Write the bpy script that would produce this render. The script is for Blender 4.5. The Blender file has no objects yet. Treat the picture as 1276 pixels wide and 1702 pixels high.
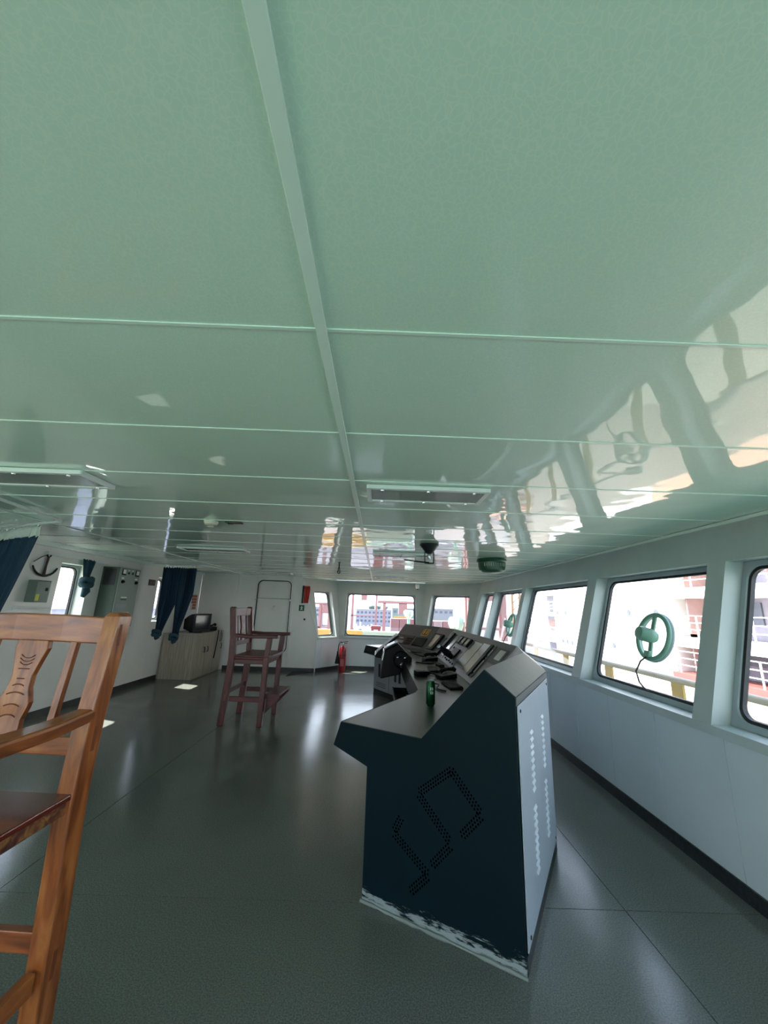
import bpy, bmesh, math, random
from mathutils import Vector, Matrix
random.seed(7)
SC = bpy.context.scene
COL = SC.collection

# ------------------------------------------------------------------ camera, sky, sun, exposure
cam_d = bpy.data.cameras.new('camera'); cam = bpy.data.objects.new('camera', cam_d); COL.objects.link(cam)
cam_d.sensor_fit = 'VERTICAL'; cam_d.sensor_height = 36.0; cam_d.sensor_width = 27.0
cam_d.lens = 640.0 / 1702.0 * 36.0
cam_d.clip_start = 0.05; cam_d.clip_end = 2000
dv = Vector(((628 - 638) / 640.0, -(1010 - 851) / 640.0, -1.0)).normalized()
lv = Vector((1, -0.035, 0)); lv = (lv - dv * lv.dot(dv)).normalized()
uv_ = lv.cross(dv)
cam.matrix_world = Matrix.Translation((0, 0, 1.5)) @ Matrix((lv, dv, uv_)).to_4x4()
SC.camera = cam

world = bpy.data.worlds.new('hazy_sky'); SC.world = world; world.use_nodes = True
wt = world.node_tree; wt.nodes.clear()
wo = wt.nodes.new('ShaderNodeOutputWorld'); wb = wt.nodes.new('ShaderNodeBackground')
tc = wt.nodes.new('ShaderNodeTexCoord'); sp = wt.nodes.new('ShaderNodeSeparateXYZ'); cr = wt.nodes.new('ShaderNodeValToRGB')
wt.links.new(tc.outputs['Generated'], sp.inputs[0]); wt.links.new(sp.outputs['Z'], cr.inputs[0])
cr.color_ramp.elements[0].position = 0.0; cr.color_ramp.elements[0].color = (0.90, 0.92, 1.0, 1)
cr.color_ramp.elements[1].position = 0.7; cr.color_ramp.elements[1].color = (0.52, 0.68, 0.98, 1)
wt.links.new(cr.outputs[0], wb.inputs['Color']); wb.inputs['Strength'].default_value = 1.0
wt.links.new(wb.outputs[0], wo.inputs[0])

sun_d = bpy.data.lights.new('sun', 'SUN'); sun = bpy.data.objects.new('sun', sun_d); COL.objects.link(sun)
sun_d.energy = 6.0; sun_d.angle = math.radians(0.6); sun_d.color = (1.0, 0.95, 0.86)
sun.rotation_euler = Vector((1.0, -0.33, -1.5)).to_track_quat('-Z', 'Y').to_euler()
sun.location = (-20, 8, 30)

SC.view_settings.view_transform = 'Standard'; SC.view_settings.look = 'None'
SC.view_settings.gamma = 1.0; SC.view_settings.use_curve_mapping = False
SC.view_settings.exposure = 2.35
SC.cycles.max_bounces = 10; SC.cycles.diffuse_bounces = 6; SC.cycles.transparent_max_bounces = 12
SC.cycles.use_denoising = True

# ------------------------------------------------------------------ materials
def lin(c):
    if isinstance(c, str):
        c = [int(c[i:i + 2], 16) / 255 for i in (0, 2, 4)]
    elif max(c) > 1:
        c = [x / 255 for x in c]
    return tuple(x / 12.92 if x <= .04045 else ((x + .055) / 1.055) ** 2.4 for x in c) + (1,)

MATS = {}
def mat(name, col, rough=0.5, metal=0.0, var=0.0, vscale=4.0, bump=0.0, bscale=30.0, stretch=(1, 1, 1), coat=0.0, col2=None, ramp=(0.35, 0.65), spec=0.5, croug=0.05):
    """one principled material whose colour varies with object-space noise"""
    if name in MATS: return MATS[name]
    m = bpy.data.materials.new(name); m.use_nodes = True; t = m.node_tree; b = t.nodes['Principled BSDF']
    b.inputs['Roughness'].default_value = rough; b.inputs['Metallic'].default_value = metal
    b.inputs['Coat Weight'].default_value = coat; b.inputs['Coat Roughness'].default_value = croug
    b.inputs['Specular IOR Level'].default_value = spec
    c = lin(col); b.inputs['Base Color'].default_value = c
    if var > 0 or col2 is not None or bump > 0:
        g = t.nodes.new('ShaderNodeTexCoord'); mp = t.nodes.new('ShaderNodeMapping'); mp.inputs['Scale'].default_value = stretch
        t.links.new(g.outputs['Object'], mp.inputs[0])
    if var > 0 or col2 is not None:
        n = t.nodes.new('ShaderNodeTexNoise'); n.inputs['Scale'].default_value = vscale; n.inputs['Detail'].default_value = 6
        t.links.new(mp.outputs[0], n.inputs['Vector'])
        r = t.nodes.new('ShaderNodeValToRGB'); r.color_ramp.elements[0].position = ramp[0]; r.color_ramp.elements[1].position = ramp[1]
        if col2 is None:
            r.color_ramp.elements[0].color = tuple(x * (1 - var) for x in c[:3]) + (1,)
            r.color_ramp.elements[1].color = tuple(min(1, x * (1 + var)) for x in c[:3]) + (1,)
        else:
            r.color_ramp.elements[0].color = c; r.color_ramp.elements[1].color = lin(col2)
        t.links.new(n.outputs['Fac'], r.inputs[0]); t.links.new(r.outputs[0], b.inputs['Base Color'])
    if bump > 0:
        n2 = t.nodes.new('ShaderNodeTexNoise'); n2.inputs['Scale'].default_value = bscale; n2.inputs['Detail'].default_value = 4
        t.links.new(mp.outputs[0], n2.inputs['Vector'])
        bp = t.nodes.new('ShaderNodeBump'); bp.inputs['Strength'].default_value = bump; bp.inputs['Distance'].default_value = 0.01
        t.links.new(n2.outputs['Fac'], bp.inputs['Height']); t.links.new(bp.outputs[0], b.inputs['Normal'])
    MATS[name] = m
    return m

def ceiling_material():
    m = mat('ceiling_laminate', 'CFE6D8', 0.42, spec=0.5, coat=1.0, croug=0.03); t = m.node_tree; b = t.nodes['Principled BSDF']
    g = t.nodes.new('ShaderNodeNewGeometry')
    v = t.nodes.new('ShaderNodeTexVoronoi'); v.feature = 'DISTANCE_TO_EDGE'; v.inputs['Scale'].default_value = 85
    nz = t.nodes.new('ShaderNodeTexNoise'); nz.inputs['Scale'].default_value = 30
    ad = t.nodes.new('ShaderNodeVectorMath'); ad.operation = 'MULTIPLY_ADD'; ad.inputs[1].default_value = (.03, .03, .03)
    t.links.new(g.outputs['Position'], nz.inputs['Vector']); t.links.new(nz.outputs['Color'], ad.inputs[0]); t.links.new(g.outputs['Position'], ad.inputs[2])
    t.links.new(ad.outputs[0], v.inputs['Vector'])
    r = t.nodes.new('ShaderNodeValToRGB')
    r.color_ramp.elements[0].position = 0.0; r.color_ramp.elements[0].color = lin('D9EBDC')
    r.color_ramp.elements[1].position = 0.12; r.color_ramp.elements[1].color = lin('CFE6D8')
    t.links.new(v.outputs['Distance'], r.inputs[0]); t.links.new(r.outputs[0], b.inputs['Base Color'])
    n2 = t.nodes.new('ShaderNodeTexNoise'); n2.inputs['Scale'].default_value = 3.2; n2.inputs['Detail'].default_value = 1.5
    t.links.new(g.outputs['Position'], n2.inputs['Vector'])
    bp = t.nodes.new('ShaderNodeBump'); bp.inputs['Strength'].default_value = 0.22; bp.inputs['Distance'].default_value = 0.02
    t.links.new(n2.outputs['Fac'], bp.inputs['Height']); t.links.new(bp.outputs[0], b.inputs['Coat Normal'])
    return m

def floor_material():
    m = mat('floor_vinyl', '6E7570', 0.30, spec=0.45); t = m.node_tree; b = t.nodes['Principled BSDF']
    g = t.nodes.new('ShaderNodeNewGeometry')
    n = t.nodes.new('ShaderNodeTexNoise'); n.inputs['Scale'].default_value = 160; n.inputs['Detail'].default_value = 3
    t.links.new(g.outputs['Position'], n.inputs['Vector'])
    r = t.nodes.new('ShaderNodeValToRGB'); r.color_ramp.elements[0].position = .36; r.color_ramp.elements[1].position = .66
    r.color_ramp.elements[0].color = lin('555855'); r.color_ramp.elements[1].color = lin('737672')
    t.links.new(n.outputs['Fac'], r.inputs[0])
    # large worn and dusty patches
    n3 = t.nodes.new('ShaderNodeTexNoise'); n3.inputs['Scale'].default_value = 1.3; n3.inputs['Detail'].default_value = 2.5; n3.inputs['Roughness'].default_value = .5
    t.links.new(g.outputs['Position'], n3.inputs['Vector'])
    vr = t.nodes.new('ShaderNodeMath'); vr.operation = 'MULTIPLY_ADD'; vr.inputs[1].default_value = .35; vr.inputs[2].default_value = .82
    vm = t.nodes.new('ShaderNodeVectorMath'); vm.operation = 'SCALE'
    t.links.new(n3.outputs['Fac'], vr.inputs[0]); t.links.new(r.outputs[0], vm.inputs[0]); t.links.new(vr.outputs[0], vm.inputs['Scale']); t.links.new(vm.outputs[0], b.inputs['Base Color'])
    rr = t.nodes.new('ShaderNodeMath'); rr.operation = 'MULTIPLY_ADD'; rr.inputs[1].default_value = .16; rr.inputs[2].default_value = .10
    t.links.new(n3.outputs['Fac'], rr.inputs[0]); t.links.new(rr.outputs[0], b.inputs['Roughness'])
    bp = t.nodes.new('ShaderNodeBump'); bp.inputs['Strength'].default_value = .3; bp.inputs['Distance'].default_value = .003
    n4 = t.nodes.new('ShaderNodeTexNoise'); n4.inputs['Scale'].default_value = 7; n4.inputs['Detail'].default_value = 3
    t.links.new(g.outputs['Position'], n4.inputs['Vector'])
    t.links.new(n4.outputs['Fac'], bp.inputs['Height']); t.links.new(bp.outputs[0], b.inputs['Normal'])
    return m

def glass_material():
    m = bpy.data.materials.new('window_glass'); m.use_nodes = True; t = m.node_tree; t.nodes.clear()
    o = t.nodes.new('ShaderNodeOutputMaterial'); mx = t.nodes.new('ShaderNodeMixShader'); tr = t.nodes.new('ShaderNodeBsdfTransparent'); gl = t.nodes.new('ShaderNodeBsdfGlossy')
    tr.inputs[0].default_value = (.965, .985, .975, 1); gl.inputs['Roughness'].default_value = 0.02
    lw = t.nodes.new('ShaderNodeLayerWeight'); lw.inputs[0].default_value = .5
    pw = t.nodes.new('ShaderNodeMath'); pw.operation = 'POWER'; pw.inputs[1].default_value = 5; t.links.new(lw.outputs['Facing'], pw.inputs[0])
    f = t.nodes.new('ShaderNodeMath'); f.operation = 'MULTIPLY_ADD'; f.inputs[1].default_value = .6; f.inputs[2].default_value = .03; t.links.new(pw.outputs[0], f.inputs[0])
    t.links.new(f.outputs[0], mx.inputs[0]); t.links.new(tr.outputs[0], mx.inputs[1]); t.links.new(gl.outputs[0], mx.inputs[2]); t.links.new(mx.outputs[0], o.inputs[0])
    return m

def wood_material(name, c1, c2, c3, rough=0.32, scale=(1, 1, 1), coat=.3):
    m = bpy.data.materials.new(name); m.use_nodes = True; t = m.node_tree; b = t.nodes['Principled BSDF']
    g = t.nodes.new('ShaderNodeTexCoord'); mp = t.nodes.new('ShaderNodeMapping'); mp.inputs['Scale'].default_value = scale
    t.links.new(g.outputs['Object'], mp.inputs[0])
    n = t.nodes.new('ShaderNodeTexNoise'); n.inputs['Scale'].default_value = 9; n.inputs['Detail'].default_value = 7; n.inputs['Distortion'].default_value = .6
    t.links.new(mp.outputs[0], n.inputs['Vector'])
    r = t.nodes.new('ShaderNodeValToRGB'); e = r.color_ramp.elements
    e[0].position = .32; e[0].color = lin(c1); e[1].position = .68; e[1].color = lin(c3)
    k = e.new(.5); k.color = lin(c2)
    t.links.new(n.outputs['Fac'], r.inputs[0]); t.links.new(r.outputs[0], b.inputs['Base Color'])
    b.inputs['Roughness'].default_value = rough; b.inputs['Coat Weight'].default_value = coat; b.inputs['Coat Roughness'].default_value = .12
    bp = t.nodes.new('ShaderNodeBump'); bp.inputs['Strength'].default_value = .15; bp.inputs['Distance'].default_value = .004
    t.links.new(n.outputs['Fac'], bp.inputs['Height']); t.links.new(bp.outputs[0], b.inputs['Normal'])
    return m

def end_panel_material():
    """dark teal paint, scraped to pale filler in ragged patches along the foot"""
    m = mat('console_teal', (4, 26, 33), 0.55, var=.08, vscale=2.0, spec=.12); t = m.node_tree; b = t.nodes['Principled BSDF']
    src = b.inputs['Base Color'].links[0].from_socket
    g = t.nodes.new('ShaderNodeNewGeometry'); s = t.nodes.new('ShaderNodeSeparateXYZ'); t.links.new(g.outputs['Position'], s.inputs[0])
    mp = t.nodes.new('ShaderNodeMapping'); mp.inputs['Scale'].default_value = (5, 5, 26); t.links.new(g.outputs['Position'], mp.inputs[0])
    n = t.nodes.new('ShaderNodeTexNoise'); n.inputs['Scale'].default_value = 2.2; n.inputs['Detail'].default_value = 8; n.inputs['Roughness'].default_value = .7
    t.links.new(mp.outputs[0], n.inputs['Vector'])
    a = t.nodes.new('ShaderNodeMath'); a.operation = 'MULTIPLY_ADD'; a.inputs[1].default_value = .27; a.inputs[2].default_value = -.085   # ragged height
    t.links.new(n.outputs['Fac'], a.inputs[0])
    c = t.nodes.new('ShaderNodeMath'); c.operation = 'SUBTRACT'; t.links.new(a.outputs[0], c.inputs[0]); t.links.new(s.outputs['Z'], c.inputs[1])
    q = t.nodes.new('ShaderNodeMapRange'); q.inputs['From Min'].default_value = 0; q.inputs['From Max'].default_value = .025; t.links.new(c.outputs[0], q.inputs[0])
    mx = t.nodes.new('ShaderNodeMix'); mx.data_type = 'RGBA'; t.links.new(q.outputs[0], mx.inputs[0]); t.links.new(src, mx.inputs[6]); mx.inputs[7].default_value = lin('8C9698')
    t.links.new(mx.outputs[2], b.inputs['Base Color'])
    return m

M_CEIL = ceiling_material(); M_FLOOR = floor_material(); M_GLASS = glass_material(); M_TEAL = end_panel_material()
M_STRIP = mat('ceiling_strip_paint', 'DCEBE2', .35, coat=.3)
M_SUB = mat('floor_underlay', '2B2E2C', .8)
M_WALL = mat('wall_panel_paint', 'BFC9CC', .34, var=.03, vscale=2.0, coat=.15)
M_WALLL = mat('wall_panel_grey', (230, 229, 224), .38, var=.04, vscale=1.6, coat=.15)
M_POST = mat('post_paint', (170, 180, 178), .38, var=.05, vscale=3)
M_WHITE = mat('white_paint', 'E2E6E4', .4, var=.03)
M_FRAME = mat('window_frame_paint', (150, 162, 166), .42, var=.08, vscale=5)
M_RUBBER = mat('black_rubber', '16191B', .5, var=.1)
M_BASE = mat('skirting_black', '141618', .45, col2='2A2D30', vscale=40)
M_GREY = mat('console_grey', '8B9095', .35, var=.05, vscale=3, stretch=(1, 1, .2))
M_DESK = mat('console_desk', (56, 59, 60), .30, metal=.25, var=.10, vscale=3, stretch=(6, .6, 1))
M_SLOPE = mat('console_slope', (92, 91, 96), .40, metal=.2, var=.08, vscale=5)
M_CAP = mat('console_cap', (92, 95, 98), .5, metal=.1, var=.06, vscale=3, stretch=(1, 8, 1))
M_BACKW = mat('console_back_panel', (170, 180, 190), .34, var=.03)
M_BLACK = mat('black_plastic', '08090B', .45, var=.2, vscale=8, spec=.18)
M_BLKM = mat('black_matt', '151618', .6, var=.1)
M_SCREEN = mat('pale_screen', (104, 110, 108), .14, var=.05, coat=.5)
M_SCREENG = mat('green_screen', (88, 100, 96), .2, var=.06, coat=.4)
M_SILVER = mat('silver_trim', 'B6BABD', .25, metal=.8, var=.04)
M_DARKM = mat('dark_metal', '34383A', .4, metal=.5, var=.1)
M_RED = mat('red_paint', '8E1620', .32, var=.08)
M_REDCL = mat('red_cloth', 'C23A35', .7, var=.15, vscale=12)
M_GREEN = mat('green_enamel', '6F9A86', .35, var=.08)
M_DGREEN = mat('dark_green_enamel', '1E4A33', .3, var=.12)
M_CAN = mat('can_green', '0C4A2C', .22, metal=.55, var=.12, vscale=20)
M_CURT = mat('curtain_blue', (31, 56, 78), .85, var=.22, vscale=5, stretch=(1, 1, .15), bump=.2, bscale=60)
M_CURTT = mat('curtain_teal', (33, 68, 82), .85, var=.22, vscale=6, bump=.2, bscale=60)
M_TAPE = mat('curtain_tape', 'D8D8D2', .8, var=.1)
M_SWB = mat('switchboard_green', '7F8D86', .45, var=.04)
M_SWD = mat('switchboard_side', '45574E', .5, var=.06)
M_WOOD = wood_material('chair_wood', '66331A', '935127', 'AB6A36', scale=(3, 3, .5))
M_WOODX = wood_material('chair_wood_along', '66331A', '8C4C25', 'A26130', scale=(.5, 3, 3))
M_WOODY = wood_material('chair_wood_across', '68351A', '924F27', 'A76632', scale=(3, .5, 3))
M_RWOOD = wood_material('chair_red_wood', '360A06', '50120C', '631A10', rough=.4, scale=(3, 3, .5), coat=.0)
M_RWOODX = wood_material('chair_red_wood_along', '360A06', '50120C', '631A10', rough=.4, scale=(.5, 3, 3), coat=.0)
M_RWOODY = wood_material('chair_red_wood_across', '360A06', '50120C', '631A10', rough=.4, scale=(3, .5, 3), coat=.0)
M_SEAT = wood_material('chair_seat_wood', '3E130D', '5F2216', '75321F', rough=.22, scale=(.6, 3, 3), coat=.5)
M_BARK = wood_material('chair_bark_edge', '3A120C', '5A2A14', '8A5E2C', rough=.7, scale=(4, 4, 4), coat=0)
M_GROOVE = mat('carved_groove', '6B3417', .6, var=.15)
M_LAM = wood_material('cabinet_laminate', '8B8172', '9C9384', 'ABA395', rough=.4, scale=(6, 6, .25), coat=.1)
M_YEL = mat('yellow_paint', (172, 138, 70), .5, var=.12)
M_YLAB = mat('yellow_label', 'E6E25A', .6, var=.03)
M_BROWN = mat('brown_plaque', '4A3B33', .5, var=.1)

# ------------------------------------------------------------------ mesh helpers
class MB:
    def __init__(s): s.v = []; s.f = []
    def add(s, vs, fs):
        o = len(s.v); s.v += [tuple(p) for p in vs]; s.f += [tuple(i + o for i in f) for f in fs]; return s
    BF = [(0, 3, 2, 1), (4, 5, 6, 7), (0, 1, 5, 4), (1, 2, 6, 5), (2, 3, 7, 6), (3, 0, 4, 7)]
    def box(s, x0, x1, y0, y1, z0, z1, fn=None):
        vs = [(x0, y0, z0), (x1, y0, z0), (x1, y1, z0), (x0, y1, z0), (x0, y0, z1), (x1, y0, z1), (x1, y1, z1), (x0, y1, z1)]
        if fn: vs = [fn(*p) for p in vs]
        return s.add(vs, MB.BF)
    def prism(s, pts, fn, d0, d1):
        """pts: polygon (a,b); fn(a,b,d)->point"""
        n = len(pts); vs = [fn(a, b, d0) for a, b in pts] + [fn(a, b, d1) for a, b in pts]
        fs = [tuple(range(n - 1, -1, -1)), tuple(range(n, 2 * n))] + [(i, (i + 1) % n, n + (i + 1) % n, n + i) for i in range(n)]
        return s.add(vs, fs)
    def loops(s, L, close=True, caps=True):
        n = len(L[0]); vs = [p for l in L for p in l]; fs = []
        for k in range(len(L) - 1):
            for i in range(n if close else n - 1):
                j = (i + 1) % n; fs.append((k * n + i, k * n + j, (k + 1) * n + j, (k + 1) * n + i))
        if caps and close: fs += [tuple(range(n - 1, -1, -1)), tuple(range((len(L) - 1) * n, len(L) * n))]
        return s.add(vs, fs)
    def ring(s, inner, outer, fn, d0, d1):
        n = len(inner); vs = []
        for l in (inner, outer):
            for d in (d0, d1): vs += [fn(a, b, d) for a, b in l]
        fs = []
        for i in range(n):
            j = (i + 1) % n
            fs += [(i, j, 2 * n + j, 2 * n + i), (n + i, 3 * n + i, 3 * n + j, n + j), (i, n + i, n + j, j), (2 * n + i, 2 * n + j, 3 * n + j, 3 * n + i)]
        return s.add(vs, fs)
    def tube(s, path, r, n=8, closed=False):
        P = [Vector(p) for p in path]; L = []; m = len(P); up = None
        for i, p in enumerate(P):
            if closed: t = (P[(i + 1) % m] - P[i - 1])
            else: t = P[min(i + 1, m - 1)] - P[max(i - 1, 0)]
            t.normalize()
            if up is None: up = Vector((0, 0, 1)) if abs(t.z) < .9 else Vector((1, 0, 0))
            a = t.cross(up)
            if a.length < 1e-4: a = t.cross(Vector((1, 0, 0)))
            a.normalize(); b = a.cross(t).normalized(); up = b
            rr = r[i] if isinstance(r, (list, tuple)) else r
            L.append([p + (a * math.cos(2 * math.pi * k / n) + b * math.sin(2 * math.pi * k / n)) * rr for k in range(n)])
        if closed: L.append(L[0])
        return s.loops(L, caps=not closed)
    def bar(s, p0, p1, w, h, up=(0, 0, 1)):
        """rectangular bar from p0 to p1, w across, h along 'up'"""
        p0 = Vector(p0); p1 = Vector(p1); t = (p1 - p0).normalized(); u = Vector(up); a = t.cross(u).normalized(); u = a.cross(t).normalized()
        q = [(-w / 2, -h / 2), (w / 2, -h / 2), (w / 2, h / 2), (-w / 2, h / 2)]
        return s.loops([[p + a * x + u * y for x, y in q] for p in (p0, p1)])
    def lathe(s, prof, n=20, c=(0, 0, 0), ax='z', caps=True):
        L = []
        for r, h in prof:
            l = []
            for k in range(n):
                a = 2 * math.pi * k / n; x, y = r * math.cos(a), r * math.sin(a)
                p = (x, y, h) if ax == 'z' else ((h, x, y) if ax == 'x' else (y, h, x))
                l.append((c[0] + p[0], c[1] + p[1], c[2] + p[2]))
            L.append(l)
        return s.loops(L, caps=caps)
    def build(s, name, m, parent=None, bevel=0.0, smooth=False, seg=2):
        me = bpy.data.meshes.new(name); me.from_pydata([tuple(v) for v in s.v], [], s.f); me.update()
        bm = bmesh.new(); bm.from_mesh(me); bmesh.ops.recalc_face_normals(bm, faces=bm.faces)
        for e in bm.edges:
            if len(e.link_faces) == 2 and e.calc_face_angle(0) > .75: e.smooth = False
        bm.to_mesh(me); bm.free()
        me.materials.append(m); o = bpy.data.objects.new(name, me); COL.objects.link(o)
        if parent is not None: o.parent = parent
        if bevel > 0:
            md = o.modifiers.new('edge', 'BEVEL'); md.width = bevel; md.segments = seg; md.limit_method = 'ANGLE'; md.angle_limit = math.radians(35)
        if smooth:
            for p in me.polygons: p.use_smooth = True
        return o

def tag(o, label, cat=None, group=None, kind=None):
    o['label'] = label
    if cat: o['category'] = cat
    if group: o['group'] = group
    if kind: o['kind'] = kind
    return o
def empty(name, loc=(0, 0, 0), rz=0.0):
    o = bpy.data.objects.new(name, None); COL.objects.link(o); o.location = loc; o.rotation_euler = (0, 0, rz); o.empty_display_size = .05; return o
def thing(name, label, cat, loc=(0, 0, 0), rz=0.0, group=None, kind=None): return tag(empty(name, loc, rz), label, cat, group, kind)
def box(name, m, x0, x1, y0, y1, z0, z1, parent=None, bevel=0.0, fn=None): return MB().box(x0, x1, y0, y1, z0, z1, fn).build(name, m, parent, bevel)
def ident(x, y, z): return (x, y, z)
def rrect(a0, a1, b0, b1, r, n=6):
    pts = []
    for cx, cy, s in ((a1 - r, b1 - r, 0), (a0 + r, b1 - r, 90), (a0 + r, b0 + r, 180), (a1 - r, b0 + r, 270)):
        for k in range(n + 1):
            t = math.radians(s + 90 * k / n); pts.append((cx + r * math.cos(t), cy + r * math.sin(t)))
    return pts

# ------------------------------------------------------------------ the room
CEIL = 2.185; SILL = .85; TAN = .27
def lean(z): return max(0.0, z - SILL) * TAN
class Wall:
    def __init__(s, P0, P1, k0, k1, zfn=lean):
        s.P0 = Vector(P0); s.P1 = Vector(P1); s.d = (s.P1 - s.P0); s.L = s.d.length; s.d.normalize()
        s.n = Vector((s.d.y, -s.d.x)); s.k0 = k0; s.k1 = k1; s.lean = zfn
    def fn(s, u, z, d):
        q = s.lean(z) + d; uu = u
        if u <= 1e-6: uu -= s.k0 * q
        if u >= s.L - 1e-6: uu += s.k1 * q
        p = s.P0 + s.d * uu + s.n * q
        return (p.x, p.y, z)
RY0 = -2.75
t1 = math.tan(math.radians(22.5))
W_R = Wall((2.09, RY0), (2.09, 9.15), 0, t1)
W_BR = Wall((2.09, 9.15), (1.09, 10.15), t1, t1)
aBL = math.atan2(.6, .47)
tBL = math.tan((math.pi / 2 - math.atan2(.47, .6)) / 2)
tBL = math.tan(aBL / 2)
W_F = Wall((1.09, 10.15), (-.95, 10.15), t1, tBL)
W_BL = Wall((-.95, 10.15), (-1.42, 9.55), tBL, 0)
W_BL.k1 = -W_BL.n.y / W_BL.d.y
W_BL.L -= .02   # stop just behind the face of the door wall

win_no = [0]
def leaning_wall(name, W, label, openings, ztop, panel=.6, phase=0.0, mp=None, SILL=.85, fw=.04):
    mp = mp or M_WALL
    root = thing(name, label, 'wall', (0, 0, 0), kind='structure')
    T = .15
    us = [0.0]; u = phase
    while u < W.L - .12:
        if u > .12: us.append(u)
        u += panel
    us.append(W.L)
    for a, b in zip(us[:-1], us[1:]):
        g0 = .0025 if a > 0 else 0; g1 = .0025 if b < W.L else 0
        MB().box(a + g0, b - g1, .0, SILL - .04, 0, .05, lambda u, z, d: W.fn(u, z, d)).build('wall_panel', mp, root)
    box('panel_backing', M_WHITE, 0, W.L, 0, SILL - .04, .004, .06, root, 0, W.fn)
    box('sill_ledge', M_POST, 0, W.L, SILL - .04, SILL + .015, -.012, T, root, 0, W.fn)
    # header in panels above the windows
    box('header', M_POST, 0, W.L, ztop, CEIL, 0, T, root, 0, W.fn)
    box('header_trim', M_STRIP, 0, W.L, CEIL - .028, CEIL - .004, -.016, 0.0, root, 0, W.fn)
    edges = [0.0] + [x for o in openings for x in o] + [W.L]
    for a, b in zip(edges[0::2], edges[1::2]):
        if b - a > .005: box('window_post', M_POST, a, b, SILL + .015, ztop, 0, T, root, 0, W.fn)
    box('skirting', M_BASE, 0, W.L, 0, .085, -.012, 0, root, 0, W.fn)
    wins = []
    for a, b in openings:
        win_no[0] += 1
        wins.append(build_window('window_%d' % win_no[0], W.fn, a, b, SILL + .015, ztop, T, .085, fw))
    return root, wins
def build_window(name, fn, a, b, z0, z1, T, r=.085, fw=.055):
    w = thing(name, 'window', 'window', kind='structure')
    outer = rrect(a, b, z0, z1, .004); mid = rrect(a + fw, b - fw, z0 + fw, z1 - fw, r); inn = rrect(a + fw + .02, b - fw - .02, z0 + fw + .02, z1 - fw - .02, r - .015)
    MB().ring(mid, outer, fn, T - .03, T + .02).build('frame', M_FRAME, w, .006)
    MB().ring(inn, mid, fn, T - .018, T + .012).build('gasket', M_RUBBER, w)
    MB().prism(inn, fn, T - .002, T + .004).build('pane', M_GLASS, w)
    return w

# right wall: posts where the photograph has them
wR, winsR = leaning_wall('wall_right', W_R, 'long right wall of grey panels under tilted windows',
    [(y0 - RY0, y1 - RY0) for y0, y1 in ((-2.45, -1.05), (-.88, .68), (.85, 2.61), (2.76, 4.21), (4.39, 6.28), (6.44, 7.95), (8.03, 8.97))], 1.89, phase=(.43 + .05))
wBR, winsBR = leaning_wall('wall_far_right', W_BR, 'angled wall piece at the far right corner with one window', [(.13, 1.27)], 1.86, SILL=.75, fw=.028)
wF, winsF = leaning_wall('wall_far', W_F, 'far end wall below and around the wide window', [(.10, 1.92)], 1.86, SILL=.75, fw=.028)
wBL, winsBL = leaning_wall('wall_far_left', W_BL, 'angled wall piece with the small slanted window behind the extinguisher', [(.09, .70)], 1.86, SILL=.75, fw=.028)
RL = ['tilted side window behind the camera at the near corner', 'tilted side window just behind the camera', 'right-hand window cut by the picture edge',
      'large tilted window with the big clear-view wheel and cord', 'tilted window between the wheel window and the small fan window',
      'tilted window holding the smaller far clear-view wheel', 'narrow tilted window at the end of the right wall']
for w, l in zip(winsR + winsBR + winsF + winsBL, RL + ['tilted corner window above the far end of the console', 'widest window in the far end wall', 'small slanted window left of the wide far window']): w['label'] = l

# door wall (Y = 9.55) with its slanted free edge
DW = 9.55
dw = thing('wall_back', 'grey panel wall around the far door, with a slanted free edge', 'wall', kind='structure')
xt = W_BL.fn(W_BL.L, CEIL, 0)[0] - .012
def fdw(a, b, d): return (a, DW + d, b)
DX0, DX1, DZ0, DZ1 = -2.93, -2.11, .40, 2.06
MB().prism([(DX1 + .03, 0), (-1.42, 0), (-1.42, SILL), (xt, CEIL), (DX1 + .03, CEIL)], fdw, 0, .09).build('wall_panel', M_WALLL, dw)
MB().prism([(DX0 - .03, 0), (DX1 + .027, 0), (DX1 + .027, DZ0), (DX0 - .03, DZ0)], fdw, 0, .09).build('wall_panel', M_WALLL, dw)
MB().prism([(DX0 - .03, DZ1), (DX1 + .027, DZ1), (DX1 + .027, CEIL), (DX0 - .03, CEIL)], fdw, 0, .09).build('wall_panel', M_WALLL, dw)
for a, b in ((-3.40, DX0 - .033), (-4.3, -3.403)): MB().box(a, b, DW, DW + .09, 0, CEIL).build('wall_panel', M_WALLL, dw)
MB().prism([(-1.445, 0), (-1.405, 0), (-1.405, SILL), (xt + .02, CEIL), (xt - .025, CEIL), (-1.445, SILL)], fdw, -.012, 0).build('edge_trim', M_WHITE, dw)
box('skirting', M_BASE, -3.55, -1.42, DW - .012, DW, 0, .085, dw)
box('upright_trim', M_WHITE, DX1 + .035, DX1 + .06, DW - .012, DW, .1, CEIL - .02, dw)
door = thing('door_1', 'pale grey steel door with rounded corners and black seal', 'door', kind='structure')
MB().prism(rrect(DX0 + .018, DX1 - .018, DZ0 + .018, DZ1 - .018, .11), fdw, .02, .06).build('leaf', M_WALLL, door, .004)
MB().ring(rrect(DX0 + .018, DX1 - .018, DZ0 + .018, DZ1 - .018, .11), rrect(DX0, DX1, DZ0, DZ1, .125), fdw, -.012, .05).build('seal', M_RUBBER, door)
MB().ring(rrect(DX0, DX1, DZ0, DZ1, .125), rrect(DX0 - .028, DX1 + .026, DZ0 - .002, DZ1 + .002, .004), fdw, -.006, .06).build('frame', M_WALLL, door)
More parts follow.
